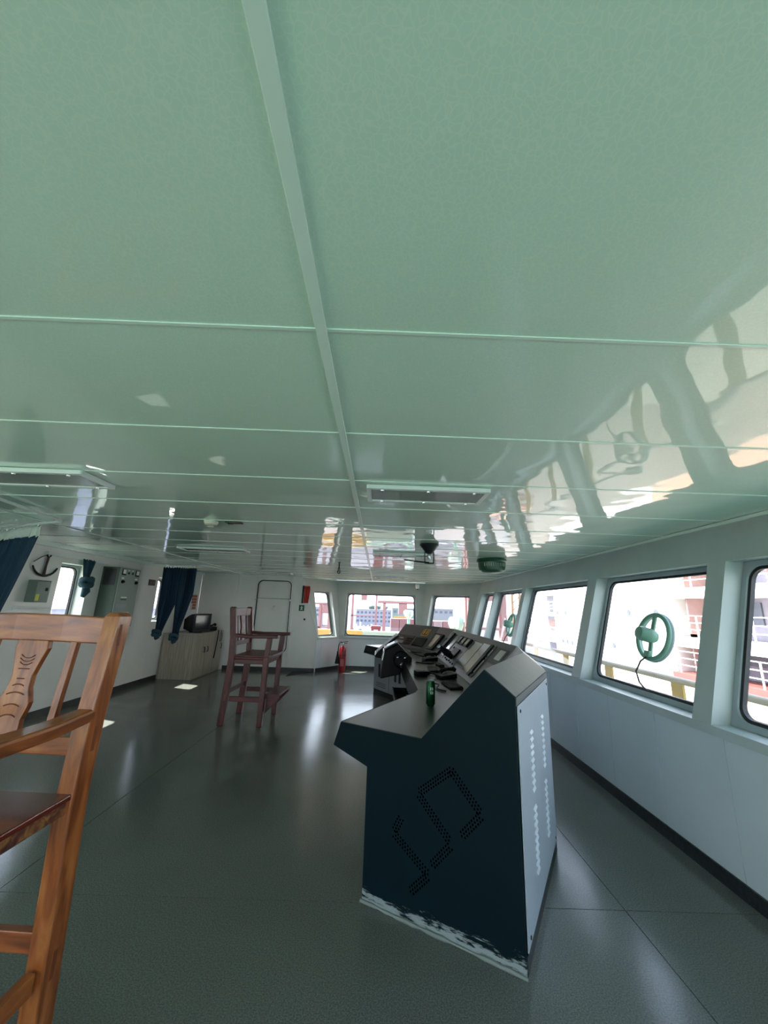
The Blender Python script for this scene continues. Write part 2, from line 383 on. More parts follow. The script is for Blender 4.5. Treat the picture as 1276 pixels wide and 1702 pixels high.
h = MB(); h.lathe([(.018, -.03), (.018, 0)], 12, (-2.50, DW + .018, 1.45), 'y'); h.bar((-2.50, DW - .02, 1.46), (-2.52, DW - .02, 1.36), .02, .012, (0, 1, 0)); h.build('handle', M_SILVER, door, .002)
for z in (.78, 1.62): MB().box(DX0 + .03, DX1 - .03, DW + .004, DW + .021, z, z + .022).build('cross_bar', M_POST, door, .002)
for x, z in ((DX0 - .01, 1.6), (DX1 + .0, 1.6), (DX0 - .01, .7)): MB().box(x - .02, x + .02, DW - .03, DW - .012, z - .018, z + .018).build('dog_clip', M_SILVER, door, .003)

# left wall (X = -4.3) : windows of its own, panels in between
LX = -4.3
wl = thing('wall_left', 'long left wall of light panels with rounded windows', 'wall', kind='structure')
def flw(a, b, d): return (LX - d, a, b)
LWIN = [(-2.45, -1.35, .10, 2.0), (-1.2, -.1, .10, 2.0), (.05, 1.15, .10, 2.0), (5.30, 5.84, 1.02, 1.95), (7.68, 8.15, 1.10, 1.93)]  # near openings are unseen, made door-high so sunlight brightens the room
segs = [RY0]
for a, b, _, _ in LWIN: segs += [a, b]
segs.append(DW)
for a, b in zip(segs[0::2], segs[1::2]):
    n = max(1, round((b - a) / .7)); st = (b - a) / n
    for k in range(n): box('wall_panel', M_WALLL, LX - .22, LX, a + k * st + .0015, a + (k + 1) * st - .0015, 0, CEIL, wl)
LL = ['glazed wing door farthest behind the camera', 'glazed wing door behind the camera', 'glazed wing door left of the camera', 'bright rounded window left of the knotted curtain', 'narrow bright window behind the far curtain']
for (a, b, z0, z1), l in zip(LWIN, LL):
    box('wall_panel', M_WALLL, LX - .22, LX, a, b, 0, z0, wl); box('wall_panel', M_WALLL, LX - .22, LX, a, b, z1, CEIL, wl)
    win_no[0] += 1
    w = build_window('window_%d' % win_no[0], flw, a, b, z0, z1, .18, .1, .03); w['label'] = l
box('skirting', M_BASE, LX, LX + .012, RY0, 8.14, 0, .085, wl)
box('cornice', M_STRIP, LX, LX + .05, RY0, DW, CEIL - .06, CEIL, wl)
for y0, y1 in ((5.0, 6.15),): box('curtain_pelmet', M_WHITE, LX, LX + .04, y0, y1, 2.02, 2.06, wl)
# rear wall behind the camera, with unseen windows lowered to brighten the ceiling
wr = thing('wall_rear', 'rear wall behind the camera', 'wall', kind='structure')
def frw(a, b, d): return (a, RY0 - d, b)
RW = [(-4.1, -2.2), (-2.0, .0), (.2, 2.1)]
ed = [-4.3] + [x for o in RW for x in o] + [2.46]
for a, b in zip(ed[0::2], ed[1::2]): box('wall_panel', M_WALLL, a, b, RY0 - .1, RY0, 0, CEIL, wr)
for (a, b), l in zip(RW, ('rear window nearest the left wall', 'middle rear window behind the camera', 'rear window nearest the right wall')):
    box('wall_panel', M_WALLL, a, b, RY0 - .1, RY0, 0, .1, wr); box('wall_panel', M_WALLL, a, b, RY0 - .1, RY0, 2.0, CEIL, wr)
    win_no[0] += 1; w = build_window('window_%d' % win_no[0], frw, a, b, .1, 2.0, .1); w['label'] = l

# floor in welded vinyl sheets
fl = thing('floor', 'grey-green speckled vinyl deck floor with welded seams', 'floor', kind='structure')
MB().prism([(-4.4, RY0 - .1), (2.25, RY0 - .1), (2.25, 9.22), (1.12, 10.3), (-1.0, 10.3), (-1.5, 9.66), (-4.4, 9.66)], lambda a, b, d: (a, b, d), -.12, -.004).build('underlay', M_SUB, fl)
gp = .0022
for x0, x1, ya in ((-4.3, -1.93, RY0), (-1.93, 1.357, RY0), (1.357, 2.09, RY0)):
    for y0, y1 in ((ya, 2.45), (2.45, 6.6), (6.6, 10.15)):
        poly = [(x0 + gp, y0 + gp), (x1 - gp, y0 + gp), (x1 - gp, y1 - gp), (x0 + gp, y1 - gp)]
        if y1 > 9:
            bm = bmesh.new(); vs = [bm.verts.new((x, y, 0)) for x, y in poly]; bm.faces.new(vs)
            for p, n in (((2.09, 9.15, 0), (1, 1, 0)), ((-.95, 10.15, 0), (W_BL.n.x, W_BL.n.y, 0))):
                if n[0] < 0 and x1 < -1.5: continue
                bmesh.ops.bisect_plane(bm, geom=bm.verts[:] + bm.edges[:] + bm.faces[:], plane_co=p, plane_no=n, clear_outer=True)
            if x1 < -1.5: bmesh.ops.bisect_plane(bm, geom=bm.verts[:] + bm.edges[:] + bm.faces[:], plane_co=(0, DW, 0), plane_no=(0, 1, 0), clear_outer=True)
            poly = [(v.co.x, v.co.y) for v in bm.faces[:][0].verts]; bm.free()
        MB().prism(poly, ident, -.004, 0).build('vinyl_sheet', M_FLOOR, fl)

# ceiling of separate glossy panels with joint strips
ce = thing('ceiling', 'glossy pale green ceiling of long panels with raised joint strips', 'ceiling', kind='structure')
top = []
def clipped(name, x0, x1, y0, y1, z, th, m, wav=0.0):
    nx = max(2, int((x1 - x0) / .2)); ny = 5 if wav else 1
    if not wav: nx = 1
    bm = bmesh.new(); ph = [random.uniform(0, 6.28) for _ in range(6)]; am = [random.uniform(.4, 1) for _ in range(3)]
    rows = []
    for j in range(ny + 1):
        row = []
        for i in range(nx + 1):
            a = i / nx; b = j / ny; x = x0 + (x1 - x0) * a; y = y0 + (y1 - y0) * b
            e = math.sin(math.pi * b)
            dz = wav * (am[0] * e * math.sin(x * 2.3 + ph[0]) + .5 * am[1] * e * math.sin(x * 5.1 + ph[1]) + .9 * e * am[2] * math.cos(ph[2])) if wav else 0
            row.append(bm.verts.new((x, y, z + dz)))
        rows.append(row)
    for j in range(ny):
        for i in range(nx): bm.faces.new((rows[j][i], rows[j + 1][i], rows[j + 1][i + 1], rows[j][i + 1]))
    cuts = []
    if x1 > 2.0: cuts.append(((2.09 + lean(CEIL), 0, 0), (1, 0, 0)))
    if y1 > 8.5 and x1 > 1.0: cuts.append(((W_BR.fn(.5, CEIL, 0)), (W_BR.n.x, W_BR.n.y, 0)))
    if y1 > 10: cuts.append(((0, 10.15 + lean(CEIL), 0), (0, 1, 0)))
    if y0 > 9.4: cuts.append(((W_BL.fn(.3, CEIL, 0)), (W_BL.n.x, W_BL.n.y, 0)))
    for p, n in cuts: bmesh.ops.bisect_plane(bm, geom=bm.verts[:] + bm.edges[:] + bm.faces[:], plane_co=p, plane_no=n, clear_outer=True)
    if not bm.faces: bm.free(); return None
    ex = bmesh.ops.extrude_face_region(bm, geom=bm.faces[:]); bmesh.ops.translate(bm, verts=[g for g in ex['geom'] if isinstance(g, bmesh.types.BMVert)], vec=(0, 0, th))
    bmesh.ops.recalc_face_normals(bm, faces=bm.faces)
    for e in bm.edges:
        if len(e.link_faces) == 2 and e.calc_face_angle(0) > .75: e.smooth = False
    me = bpy.data.meshes.new(name); bm.to_mesh(me); bm.free(); me.materials.append(m)
    for p in me.polygons: p.use_smooth = wav > 0 and abs(p.normal.z) > .9
    o = bpy.data.objects.new(name, me); COL.objects.link(o); o.parent = ce
    return o
CX = (-4.3, -3.16, -.17, 2.46)
ys = [.845 + .602 * k for k in range(-6, 17)]
for y0, y1 in zip(ys[:-1], ys[1:]):
    y0c = max(y0, RY0); y1c = min(y1, 10.52)
    if y1c - y0c < .02: continue
    for ci in range(3):
        x0, x1 = CX[ci], CX[ci + 1]
        if y0 > 9.4 and ci == 0: continue
        if y0 > 9.4 and ci == 1: x0 = -1.88
        clipped('ceiling_panel', x0 + .002, x1 - .002, y0c + .002, y1c - .002, CEIL, .03, M_CEIL, .0017)
        if y0 > RY0: clipped('joint_strip', x0 + .004, x1 - .004, y0c - .005, y0c + .005, CEIL - .003, .005, M_STRIP)
box('main_strip', M_STRIP, -.184, -.156, RY0, 10.48, CEIL - .009, CEIL - .001, ce, .002)
box('main_strip', M_STRIP, -3.172, -3.148, RY0, 9.54, CEIL - .008, CEIL - .001, ce, .002)
MB().prism([(-4.4, RY0 - .1), (2.75, RY0 - .1), (2.75, 9.5), (1.4, 10.8), (-1.3, 10.8), (-2.2, 9.68), (-4.4, 9.68)], ident, CEIL + .035, CEIL + .12).build('deckhead', M_WHITE, ce)

# ------------------------------------------------------------------ bridge console: stations along an arc, one profile
PROF = [(0, 0), (0, .626), (-.24, .694), (-.197, .825), (.33, .825), (.68, 1.207), (.83, 1.095), (.83, 0)]
CYM = 5.025
E0 = Vector((.862, -.507)); G0 = Vector((.507, .862)); D0 = Vector((-.023, 2.472))
ST = [(D0, E0), (D0 + G0 * 1.055, E0), (Vector((.57, 3.6)), Vector((1, 0)))]
def mir(st): return (Vector((st[0].x, 2 * CYM - st[0].y)), Vector((st[1].x, -st[1].y)))
ST += [mir(ST[2]), mir(ST[1]), mir(ST[0])]
def sta(i, s, z): o, e = ST[i]; p = o + e * s; return Vector((p.x, p.y, z))
def sec(i, a, s, z, off=0.0):
    """point in section i at fraction a, profile position (s,z)"""
    return sta(i, s, z).lerp(sta(i + 1, s, z), a)
con = thing('bridge_console', 'long angled bridge console with dark teal end panel and instrument slopes', 'console', (0.57, CYM, 0))
OFF = Vector((0.57, CYM, 0))
def cb(mb, name, m, parent=None, bevel=0.0, smooth=False):
    mb.v = [tuple(Vector(v) - OFF) for v in mb.v]
    return mb.build(name, m, con if parent is None else parent, bevel, smooth)
def strip(i, q0, q1, th, name, m, a0=0.0, a1=1.0, parent=None, bevel=0.0, lift=0.0):
    """a plate on section i between profile points q0 and q1, th thick outward"""
    (s0, z0), (s1, z1) = q0, q1; L = math.hypot(s1 - s0, z1 - z0); nx, nz = -(z1 - z0) / L, (s1 - s0) / L
    def P(a, q, k): return sec(i, a, q[0] + nx * k, q[1] + nz * k)
    vs = [P(a0, q0, lift), P(a1, q0, lift), P(a1, q1, lift), P(a0, q1, lift), P(a0, q0, lift + th), P(a1, q0, lift + th), P(a1, q1, lift + th), P(a0, q1, lift + th)]
    return cb(MB().add(vs, MB.BF), name, m, parent, bevel)
for i in range(5):
    mb = MB(); L = []
    inset = [(.006, .0), (.006, .63), (-.23, .697), (-.19, .818), (.333, .818), (.68, 1.198), (.822, 1.09), (.822, 0)]
    for a in (0.0015, .9985): L.append([sec(i, a, s, z) for s, z in inset])
    mb.loops(L); cb(mb, 'body', M_DARKM)
    strip(i, (-.197, .818), (.33, .818), .007, 'desk_top', M_DESK, .001, .999)
    strip(i, (-.24, .694), (-.197, .825), .004, 'desk_lip', M_BLACK, .001, .999)
    strip(i, (.333, .826), (.68, 1.205), .004, 'slope_panel', M_SLOPE, .001, .999)
    strip(i, (.68, 1.205), (.83, 1.093), .004, 'cap', M_CAP, .001, .999)
    strip(i, (.828, 1.093), (.828, 1.055), .006, 'cap_lip', M_CAP, .001, .999)
# end panels
for i, nm in ((0, 'near'), (5, 'far')):
    o, e = ST[i]; g = Vector((-e.y, e.x)) if i == 0 else Vector((e.y, -e.x))
    sgn = -1
    def fe(s, z, d, o=o, e=e, g=g): p = o + e * s - g * d; return (p.x, p.y, z)
    ep = cb(MB().prism(PROF, fe, .0, .012), 'end_panel', M_TEAL if i == 0 else M_GREY)
    if i == 0:
        # perforated diamond grille in the end panel: three rows of round holes along each side
        holes = MB()
        def dots(p, q, rows=3, pitch=.0165):
            p = Vector(p); q = Vector(q); t = q - p; L = t.length; t.normalize(); n = Vector((-t.y, t.x)); k = int(L / pitch)
            for a in range(k + 1):
                for r in range(rows):
                    c = p + t * (a + (.5 if r % 2 else 0)) * pitch + n * (r - (rows - 1) / 2) * .0145
                    l0 = [fe(c.x + .0042 * math.cos(w), c.y + .0058 * math.sin(w), .0118) for w in [j * math.pi / 3 for j in range(6)]]
                    l1 = [fe(c.x + .0042 * math.cos(w), c.y + .0058 * math.sin(w), .0127) for w in [j * math.pi / 3 for j in range(6)]]
                    holes.loops([l0, l1])
        dots((.50, .71), (.325, .575)); dots((.50, .71), (.645, .56)); dots((.645, .545), (.55, .44)); dots((.325, .56), (.49, .40))
        dots((.49, .38), (.40, .28)); dots((.22, .43), (.185, .365)); dots((.185, .35), (.37, .235)); dots((.37, .22), (.28, .13))
        o_ = cb(holes, 'perforation', mat('hole_black', '000000', 1.0, spec=0.0), ep if False else None); o_['kind'] = 'stuff'
        # ragged filler bead along the foot of the panel
        path = []; 
        for k in range(23):
            s = -.005 + .84 * k / 22; path.append(fe(s, .004 + .004 * random.random(), .016 + .004 * random.random()))
        cb(MB().tube(path, [.004 + .007 * random.random() for _ in path], 6), 'filler_bead', mat('filler', '7C8482', .8, var=.1), smooth=True)
# door panels on the operator side and white panels on the window side
for i in range(5):
    n = 2 if i in (0, 4) else (5 if i == 2 else 1)
    if i in (1, 3): n = 1
    for k in range(n):
        a0, a1 = k / n + .01, (k + 1) / n - .01
        if i in (1, 3):
            strip(i, (0, .10), (0, .60), .012, 'filler_door', M_GREY, .03, .97); continue
        d = strip(i, (0, .085), (0, .612), .014, 'front_door', M_GREY, a0, a1, None, .002)
        w = a1 - a0
        for c in (.36, .62): strip(i, (0, .30), (0, .52), .008, 'grip_slot', M_BLKM, a0 + w * (c - .05), a0 + w * (c + .05), d, .0, .0135).location = (0, 0, 0)
        for z in (.14, .17, .20): strip(i, (0, z), (0, z + .009), .003, 'louver', M_DARKM, a0 + w * .2, a0 + w * .8, d, 0, .0135)
    strip(i, (.0, .0), (.0, .08), .003, 'plinth', M_BLKM, .002, .998)
    nb = {0: 1, 1: 1, 2: 3, 3: 1, 4: 1}[i]
    for k in range(nb):
        a0, a1 = k / nb + .018, (k + 1) / nb - .012
        p = strip(i, (.83, 1.05), (.83, .07), .006, 'back_panel', M_BACKW, a0, a1, None, .002)
        if i in (1, 3): continue
        w = a1 - a0; slots = MB()
        for c in (.30, .68):
            for zz in (.86, .50):
                for q in range(9):
                    z = zz - q * .034
                    P = lambda a, zv, dd: sec(i, a, .836 + dd, zv)
                    h0 = a0 + w * (c - .035); h1 = a0 + w * (c + .035)
                    slots.add([P(h0, z, 0), P(h1, z, 0), P(h1, z + .013, 0), P(h0, z + .013, 0), P(h0, z, .008), P(h1, z, .008), P(h1, z + .013, .001), P(h0, z + .013, .001)], MB.BF)
        q = cb(slots, 'vent_louvers', mat('louver_paint', 'C6D0D7', .4, var=.02), p); q['kind'] = 'stuff'
        for a in (.05, .95):
            for z in (1.02, .10):
                c = sec(i, a0 + w * a, .836, z); e = (ST[i][1] + ST[i + 1][1]).normalized()
                cb(MB().tube([c, c + Vector((e.x, e.y, 0)) * .004], .008, 8), 'screw', M_DARKM, p)
    strip(i, (.828, .065), (.828, 0), .004, 'back_plinth', M_DARKM, .002, .998)

# instruments on the slopes: fs(section, along-y in metres, up the slope in metres)
SL = math.hypot(.35, .382); SD = (.35 / SL, .382 / SL)
def slope_box(i, y0, y1, w0, w1, th, name, m, parent=None, bevel=.0, lift=.004):
    Lm = (sta(i, .5, 1) - sta(i + 1, .5, 1)).length
    vs = []
    for k in (lift, lift + th):
        for (y, w) in ((y0, w0), (y1, w0), (y1, w1), (y0, w1)):
            s = .33 + SD[0] * w - SD[1] * k; z = .825 + SD[1] * w + SD[0] * k
            vs.append(sec(i, y / Lm, s, z))
    return cb(MB().add(vs, MB.BF), name, m, parent, bevel)
def knob(i, y, w, r, hgt, name, m, parent=None):
    Lm = (sta(i, .5, 1) - sta(i + 1, .5, 1)).length
    def P(k): return sec(i, y / Lm, .33 + SD[0] * w - SD[1] * k, .825 + SD[1] * w + SD[0] * k)
    return cb(MB().tube([P(.003), P(hgt)], r, 10), name, m, parent)
Y2 = 3.6
# middle section (positions measured along the slope)
d = slope_box(2, .05, .42, .27, .45, .003, 'dim_display', M_DARKM); slope_box(2, .10, .26, .32, .43, .002, 'window', M_SCREEN, d, 0, .007)
d = slope_box(2, .44, .88, .05, .46, .006, 'alarm_panel', M_SLOPE, None, .002); slope_box(2, .60, .86, .07, .44, .004, 'pale_face', M_SCREEN, d, 0, .010)
slope_box(2, .50, .585, .05, .45, .014, 'dark_bezel', M_BLACK, d, .002, .010); slope_box(2, .44, .49, .08, .40, .003, 'edge_strip', M_SCREENG, d, 0, .010)
for w in (.10, .28, .31): knob(2, .475, w, .013, .03, 'button', M_BLACK, d)
d = slope_box(2, .90, 1.26, .09, .43, .005, 'green_panel', M_SCREENG, None, .002)
d = slope_box(2, 1.28, 2.05, .02, .45, .005, 'engine_panel', M_SLOPE, None, .002)
for k in range(3): b_ = slope_box(2, 1.33 + .22 * k, 1.50 + .22 * k, .31, .43, .03, 'gauge', M_BLACK, d, .004, .009); slope_box(2, 1.36 + .22 * k, 1.47 + .22 * k, .33, .41, .002, 'gauge_face', M_SCREEN, d, 0, .039)
for yy, w in ((1.36, .05), (1.5, .05), (1.62, .06), (1.75, .05), (1.9, .06), (1.86, .16), (1.94, .16), (1.9, .24), (1.82, .24)): knob(2, yy, w, .014, .022, 'button', M_BLACK, d)
lv_ = slope_box(2, 1.50, 1.78, .12, .25, .02, 'lever_base', M_BLACK, d, .004, .009)
def lever(y):
    Lm = 2.85; a = sec(2, y / Lm, .40, .915); b_ = a + Vector((-.16, .0, .13)); mb = MB(); mb.tube([a, a.lerp(b_, .5), b_], [.03, .045, .02], 8); return cb(mb, 'control_lever', M_BLACK, d, 0, True)
lever(1.60); kb = sec(2, 1.60 / 2.85, .40, .915) + Vector((-.17, 0, .12)); cb(MB().lathe([(0.001, -.03), (.022, -.02), (.03, 0), (.022, .02), (.001, .03)], 12, kb), 'lever_knob', M_SILVER, d, 0, True)
d = slope_box(2, 2.08, 2.60, .03, .45, .006, 'radar_panel', M_SLOPE, None, .002); slope_box(2, 2.10, 2.38, .06, .43, .004, 'pale_face', M_SCREEN, d, 0, .010)
slope_box(2, 2.42, 2.58, .02, .44, .03, 'dark_bezel', M_BLACK, d, .004, .010)
slope_box(2, 2.62, 2.82, .10, .42, .006, 'pale_display', M_SCREEN, None, .002)
d = slope_box(3, .10, .45, .04, .36, .03, 'narrow_display', M_BLACK, None, .004); slope_box(3, .17, .35, .08, .33, .003, 'screen', M_SCREEN, d, 0, .035)
d = slope_box(4, .48, 1.02, .05, .26, .004, 'dark_keypad', M_DARKM); slope_box(4, .72, .98, .07, .13, .003, 'name_plate', M_GREY, d, 0, .008); slope_box(4, .78, .9, .17, .20, .003, 'small_plate', M_SCREEN, d, 0, .008)
for k in range(3):
    for q in range(3): slope_box(4, .50 + .06 * k, .54 + .06 * k, .07 + .05 * q, .10 + .05 * q, .006, 'key', M_BLACK, d, 0, .008)
d = slope_box(4, .10, .42, .06, .24, .012, 'black_alarm_box', M_BLACK, None, .003)
lab = slope_box(4, .17, .36, .29, .44, .003, 'warning_plate', mat('label_yellow', 'D8B34A', .5, var=.02)); lab['label'] = 'small yellow-edged red warning plate'
red = slope_box(4, .19, .34, .305, .425, .002, 'plate_face', M_RED, lab, 0, .007)
for (a, b, c, e) in ((.20, .255, .37, .38), (.275, .33, .37, .38), (.205, .25, .345, .355), (.28, .325, .345, .355), (.225, .235, .32, .415), (.297, .307, .32, .415), (.2, .25, .405, .412), (.28, .33, .405, .412)): slope_box(4, a, b, c, e, .001, 'lettering', M_YLAB, lab, 0, .009)
d = slope_box(0, .35, .9, .12, .40, .004, 'blank_panel', M_DARKM); slope_box(1, .10, .30, .18, .40, .004, 'dim_display', M_DARKM)

# steering unit standing on the inner edge of the desk
su = thing('steering_unit', 'black steering unit with a small wheel jutting off the inner desk edge', 'steering unit', (.30, 5.45, .825))
MB().prism([(-.24, -.20), (.02, -.14), (.02, .004), (.16, .004), (.16, .06), (-.02, .23), (-.20, .14)], lambda a, b, d: (a, d, b), -.20, .20).build('housing', M_BLACK, su, .012)
MB().prism([(-.226, .02), (-.212, .02), (-.192, .13), (-.206, .13)], lambda a, b, d: (a, d, b), -.205, .205).build('front_plate', M_SILVER, su, .003)
MB().prism([(-.195, .15), (-.02, .238), (-.02, .25), (-.2, .162)], lambda a, b, d: (a, d, b), -.17, .17).build('top_panel', M_DARKM, su, .003)
for y in (-.11, -.02, .08): MB().prism([(-.16, .18), (-.06, .232), (-.06, .24), (-.16, .19)], lambda a, b, d: (a, d + y, b), -.025, .025).build('indicator', M_SILVER, su, .002)
ww = MB().tube([(.02 + .10 * math.cos(k * math.pi / 12), -.235, .04 + .10 * math.sin(k * math.pi / 12)) for k in range(24)], .012, 8, True).build('wheel', M_BLACK, su, 0, True)
for k in range(3):
    a = k * 2 * math.pi / 3 + .5; MB().tube([(.02, -.225, .04), (.02 + .1 * math.cos(a), -.235, .04 + .1 * math.sin(a))], .008, 6).build('spoke', M_DARKM, ww)
    MB().lathe([(.001, -.012), (.012, -.006), (.012, .004), (.001, .01)], 10, (.02 + .055 * math.cos(a), -.25, .04 + .055 * math.sin(a)), 'y').build('stud', M_SILVER, ww, 0, True)
MB().lathe([(.03, -.03), (.035, .03)], 12, (.02, -.21, .04), 'y').build('hub', M_BLACK, su, 0, True)
# tilted screen in front of the unit, and open black tray below the lip
dt = thing('desk_monitor', 'flat black monitor leaning over the far bend of the desk', 'monitor', (.22, 6.05, .825))
MB().prism([(-.24, .02), (-.22, .005), (.10, .28), (.08, .30)], lambda a, b, d: (a, d, b), -.22, .22).build('screen_case', M_BLACK, dt, .004)
MB().prism([(-.215, .045), (.06, .282), (.057, .286), (-.218, .049)], lambda a, b, d: (a, d, b), -.19, .19).build('screen', mat('matt_dark_screen', '0C0F12', .5, var=.1, spec=.2), dt)
MB().prism([(-.06, .0), (.10, .0), (.10, .012), (-.06, .012)], lambda a, b, d: (a, d, b), -.10, .10).build('foot', M_BLACK, dt)
MB().prism([(.02, .012), (.05, .012), (.03, .215), (.0, .19)], lambda a, b, d: (a, d, b), -.03, .03).build('stand', M_BLACK, dt)
MB().prism([(-.243, .018), (-.235, .012), (-.225, .03), (-.232, .036)], lambda a, b, d: (a, d, b), -.22, .22).build('chin_trim', M_SILVER, dt)
tr = thing('pull_out_tray', 'black open tray hanging under the middle desk edge', 'tray', (.37, 4.35, .55))
MB().box(-.16, -.02, -.42, .42, .0, .012).build('tray_bottom', M_BLACK, tr); MB().box(-.17, -.155, -.42, .42, 0, .075).build('tray_front', M_BLACK, tr, .003)
MB().box(-.175, -.168, -.42, .42, .06, .075).build('front_trim', M_SILVER, tr)
for y in (-.42, .41): MB().box(-.16, .05, y, y + .01, 0, .07).build('tray_side', M_BLACK, tr)

# ------------------------------------------------------------------ things lying on the desk
ZD = .826
can = thing('drink_can', 'tall dark green drink can with white lettering on the near desk', 'can', (.405, 3.03, ZD))
MB().lathe([(.024, 0), (.0265, .006), (.033, .016), (.033, .150), (.0265, .163), (.0262, .168)], 24).build('can_body', M_CAN, can, 0, True)
MB().lathe([(.0262, .166), (.027, .170), (.025, .1715), (.0235, .166), (.002, .1655)], 24).build('can_lid', M_SILVER, can, 0, True)
MB().prism([(-.008, -.002), (.004, -.006), (.012, 0), (.004, .006), (-.008, .002)], ident, .1665, .169).build('pull_tab', M_SILVER, can)
txt = MB()
def canpatch(a0, a1, z0, z1):
    r = .0334; vs = []
    for rr in (r - .0006, r):
        for a, z in ((a0, z0), (a1, z0), (a1, z1), (a0, z1)): vs.append((rr * math.cos(a), rr * math.sin(a), z))
    txt.add(vs, MB.BF)
ac = math.radians(-82)
for j, zc in enumerate((.118, .092)):
    for k, (da, dz, wa, hz) in enumerate(((-.28, .008, .2, .002), (.02, .008, .2, .002), (-.28, 0, .2, .002), (.02, 0, .22, .002), (-.28, -.008, .2, .002), (.02, -.008, .2, .002), (-.19, 0, .05, .018), (.12, 0, .05, .018), (-.30, 0, .04, .014), (.26, 0, .04, .014))):
        canpatch(ac + da, ac + da + wa, zc + dz - hz / 2, zc + dz + hz / 2)
txt.build('lettering', M_WHITE, can)

def keyboard(label, x, y, rz, w=.34, d=.13):
    k = thing('keyboard', label, 'keyboard', (x, y, ZD), rz)
    MB().prism([(-d / 2, 0), (d / 2, 0), (d / 2, .022), (-d / 2, .012)], lambda a, b, q: (a, q, b), -w / 2, w / 2).build('case', M_BLACK, k, .003)
    kk = MB()
    for r in range(4):
        for c in range(12):
            a = -d / 2 + .012 + r * .027; y_ = -w / 2 + .012 + c * (w - .024) / 12; zz = .013 + (a + d / 2) / d * .01
            kk.box(a, a + .022, y_, y_ + (w - .024) / 12 - .004, zz, zz + .006)
    o = kk.build('keys', M_BLKM, k); o['kind'] = 'stuff'
def handset(label, x, y, rz, z=ZD):
    k = thing('telephone', label, 'telephone', (x, y, z), rz)
    MB().prism([(-.09, 0), (.09, 0), (.09, .05), (-.09, .03)], lambda a, b, q: (a, q, b), -.07, .07).build('base', M_BLACK, k, .006)
    MB().tube([(-.085, -.03, .06), (-.07, -.03, .078), (.0, -.03, .09), (.07, -.03, .092), (.09, -.03, .078)], [.022, .022, .015, .022, .022], 10).build('receiver', M_BLACK, k, 0, True)
    for r in range(3):
        for c in range(3): MB().box(-.04 + r * .025, -.022 + r * .025, .01 + c * .018, .023 + c * .018, .036 + r * .0058, .044 + r * .0058).build('key', M_GREY, k)
def radio(label, x, y, rz, l=.17):
    k = thing('microphone', label, 'microphone', (x, y, ZD), rz)
    MB().box(-.03, .03, -l / 2, l / 2, .0, .035).build('case', M_BLACK, k, .008); MB().lathe([(.02, .033), (.02, .038)], 12, (0, l / 4, 0)).build('grille', M_DARKM, k)
    MB().tube([(0, -l / 2, .015), (0, -l / 2 - .05, .01), (.03, -l / 2 - .10, .008)], .006, 6).build('lead', M_BLACK, k, 0, True)
def cable(label, pts, r=.006, name='cable', m=None):
    P = [Vector(p) for p in pts]; Q = []
    for i in range(len(P) - 1):
        p0 = P[max(i - 1, 0)]; p1 = P[i]; p2 = P[i + 1]; p3 = P[min(i + 2, len(P) - 1)]
        for k in range(6):
            t = k / 6; Q.append(.5 * ((2 * p1) + (p2 - p0) * t + (2 * p0 - 5 * p1 + 4 * p2 - p3) * t * t + (3 * p1 - p0 - 3 * p2 + p3) * t ** 3))
    Q.append(P[-1]); o = MB().tube(Q, r, 7).build(name, m or M_BLACK, None, 0, True)
    c = sum(Q, Vector()) / len(Q); z = min(q.z for q in Q)
    for v in o.data.vertices: v.co -= Vector((c.x, c.y, z))
    o.location = (c.x, c.y, z)
    return tag(o, label, 'cable')
keyboard('black keyboard on the desk just beyond the green can', .70, 3.78, .1, .30, .12)
keyboard('black keyboard in the middle of the desk, far from the can', .66, 4.72, -.1, .34, .14)
handset('black desk telephone between the can and the middle keyboard', .72, 4.22, .4)
handset('black desk telephone under the engine gauges', .73, 5.55, .2)
radio('black hand microphone lying near the inner desk edge', .50, 4.42, 1.2)
radio('black hand microphone below the radar panel', .82, 6.05, .0)
radio('black hand microphone beside the middle telephone', .78, 5.0, .2)
cable('thin black cable looping over the desk behind the can', [(.60, 3.52, ZD + .008), (.54, 3.62, ZD + .008), (.57, 3.74, ZD + .02), (.52, 3.9, ZD + .008), (.58, 4.05, ZD + .008)])
cable('black cable tangle arching over the far desk', [(.62, 6.4, ZD + .006), (.50, 6.2, ZD + .05), (.58, 5.95, ZD + .03), (.70, 5.95, ZD + .008), (.72, 6.3, ZD + .02), (.60, 6.45, ZD + .008)], .008)
cable('black cable curling between the steering unit and the slope', [(.52, 5.3, ZD + .008), (.64, 5.2, ZD + .008), (.74, 5.26, ZD + .008), (.72, 5.36, ZD + .02), (.6, 5.38, ZD + .008)], .007)
sp_ = thing('speaker_unit', 'small black block on the middle desk near its inner edge', 'radio', (.47, 4.30, ZD), .3)
MB().box(-.06, .06, -.05, .05, 0, .05).build('case', M_BLACK, sp_, .006); MB().lathe([(.03, .05), (.03, .053)], 14).build('dial', M_DARKM, sp_)

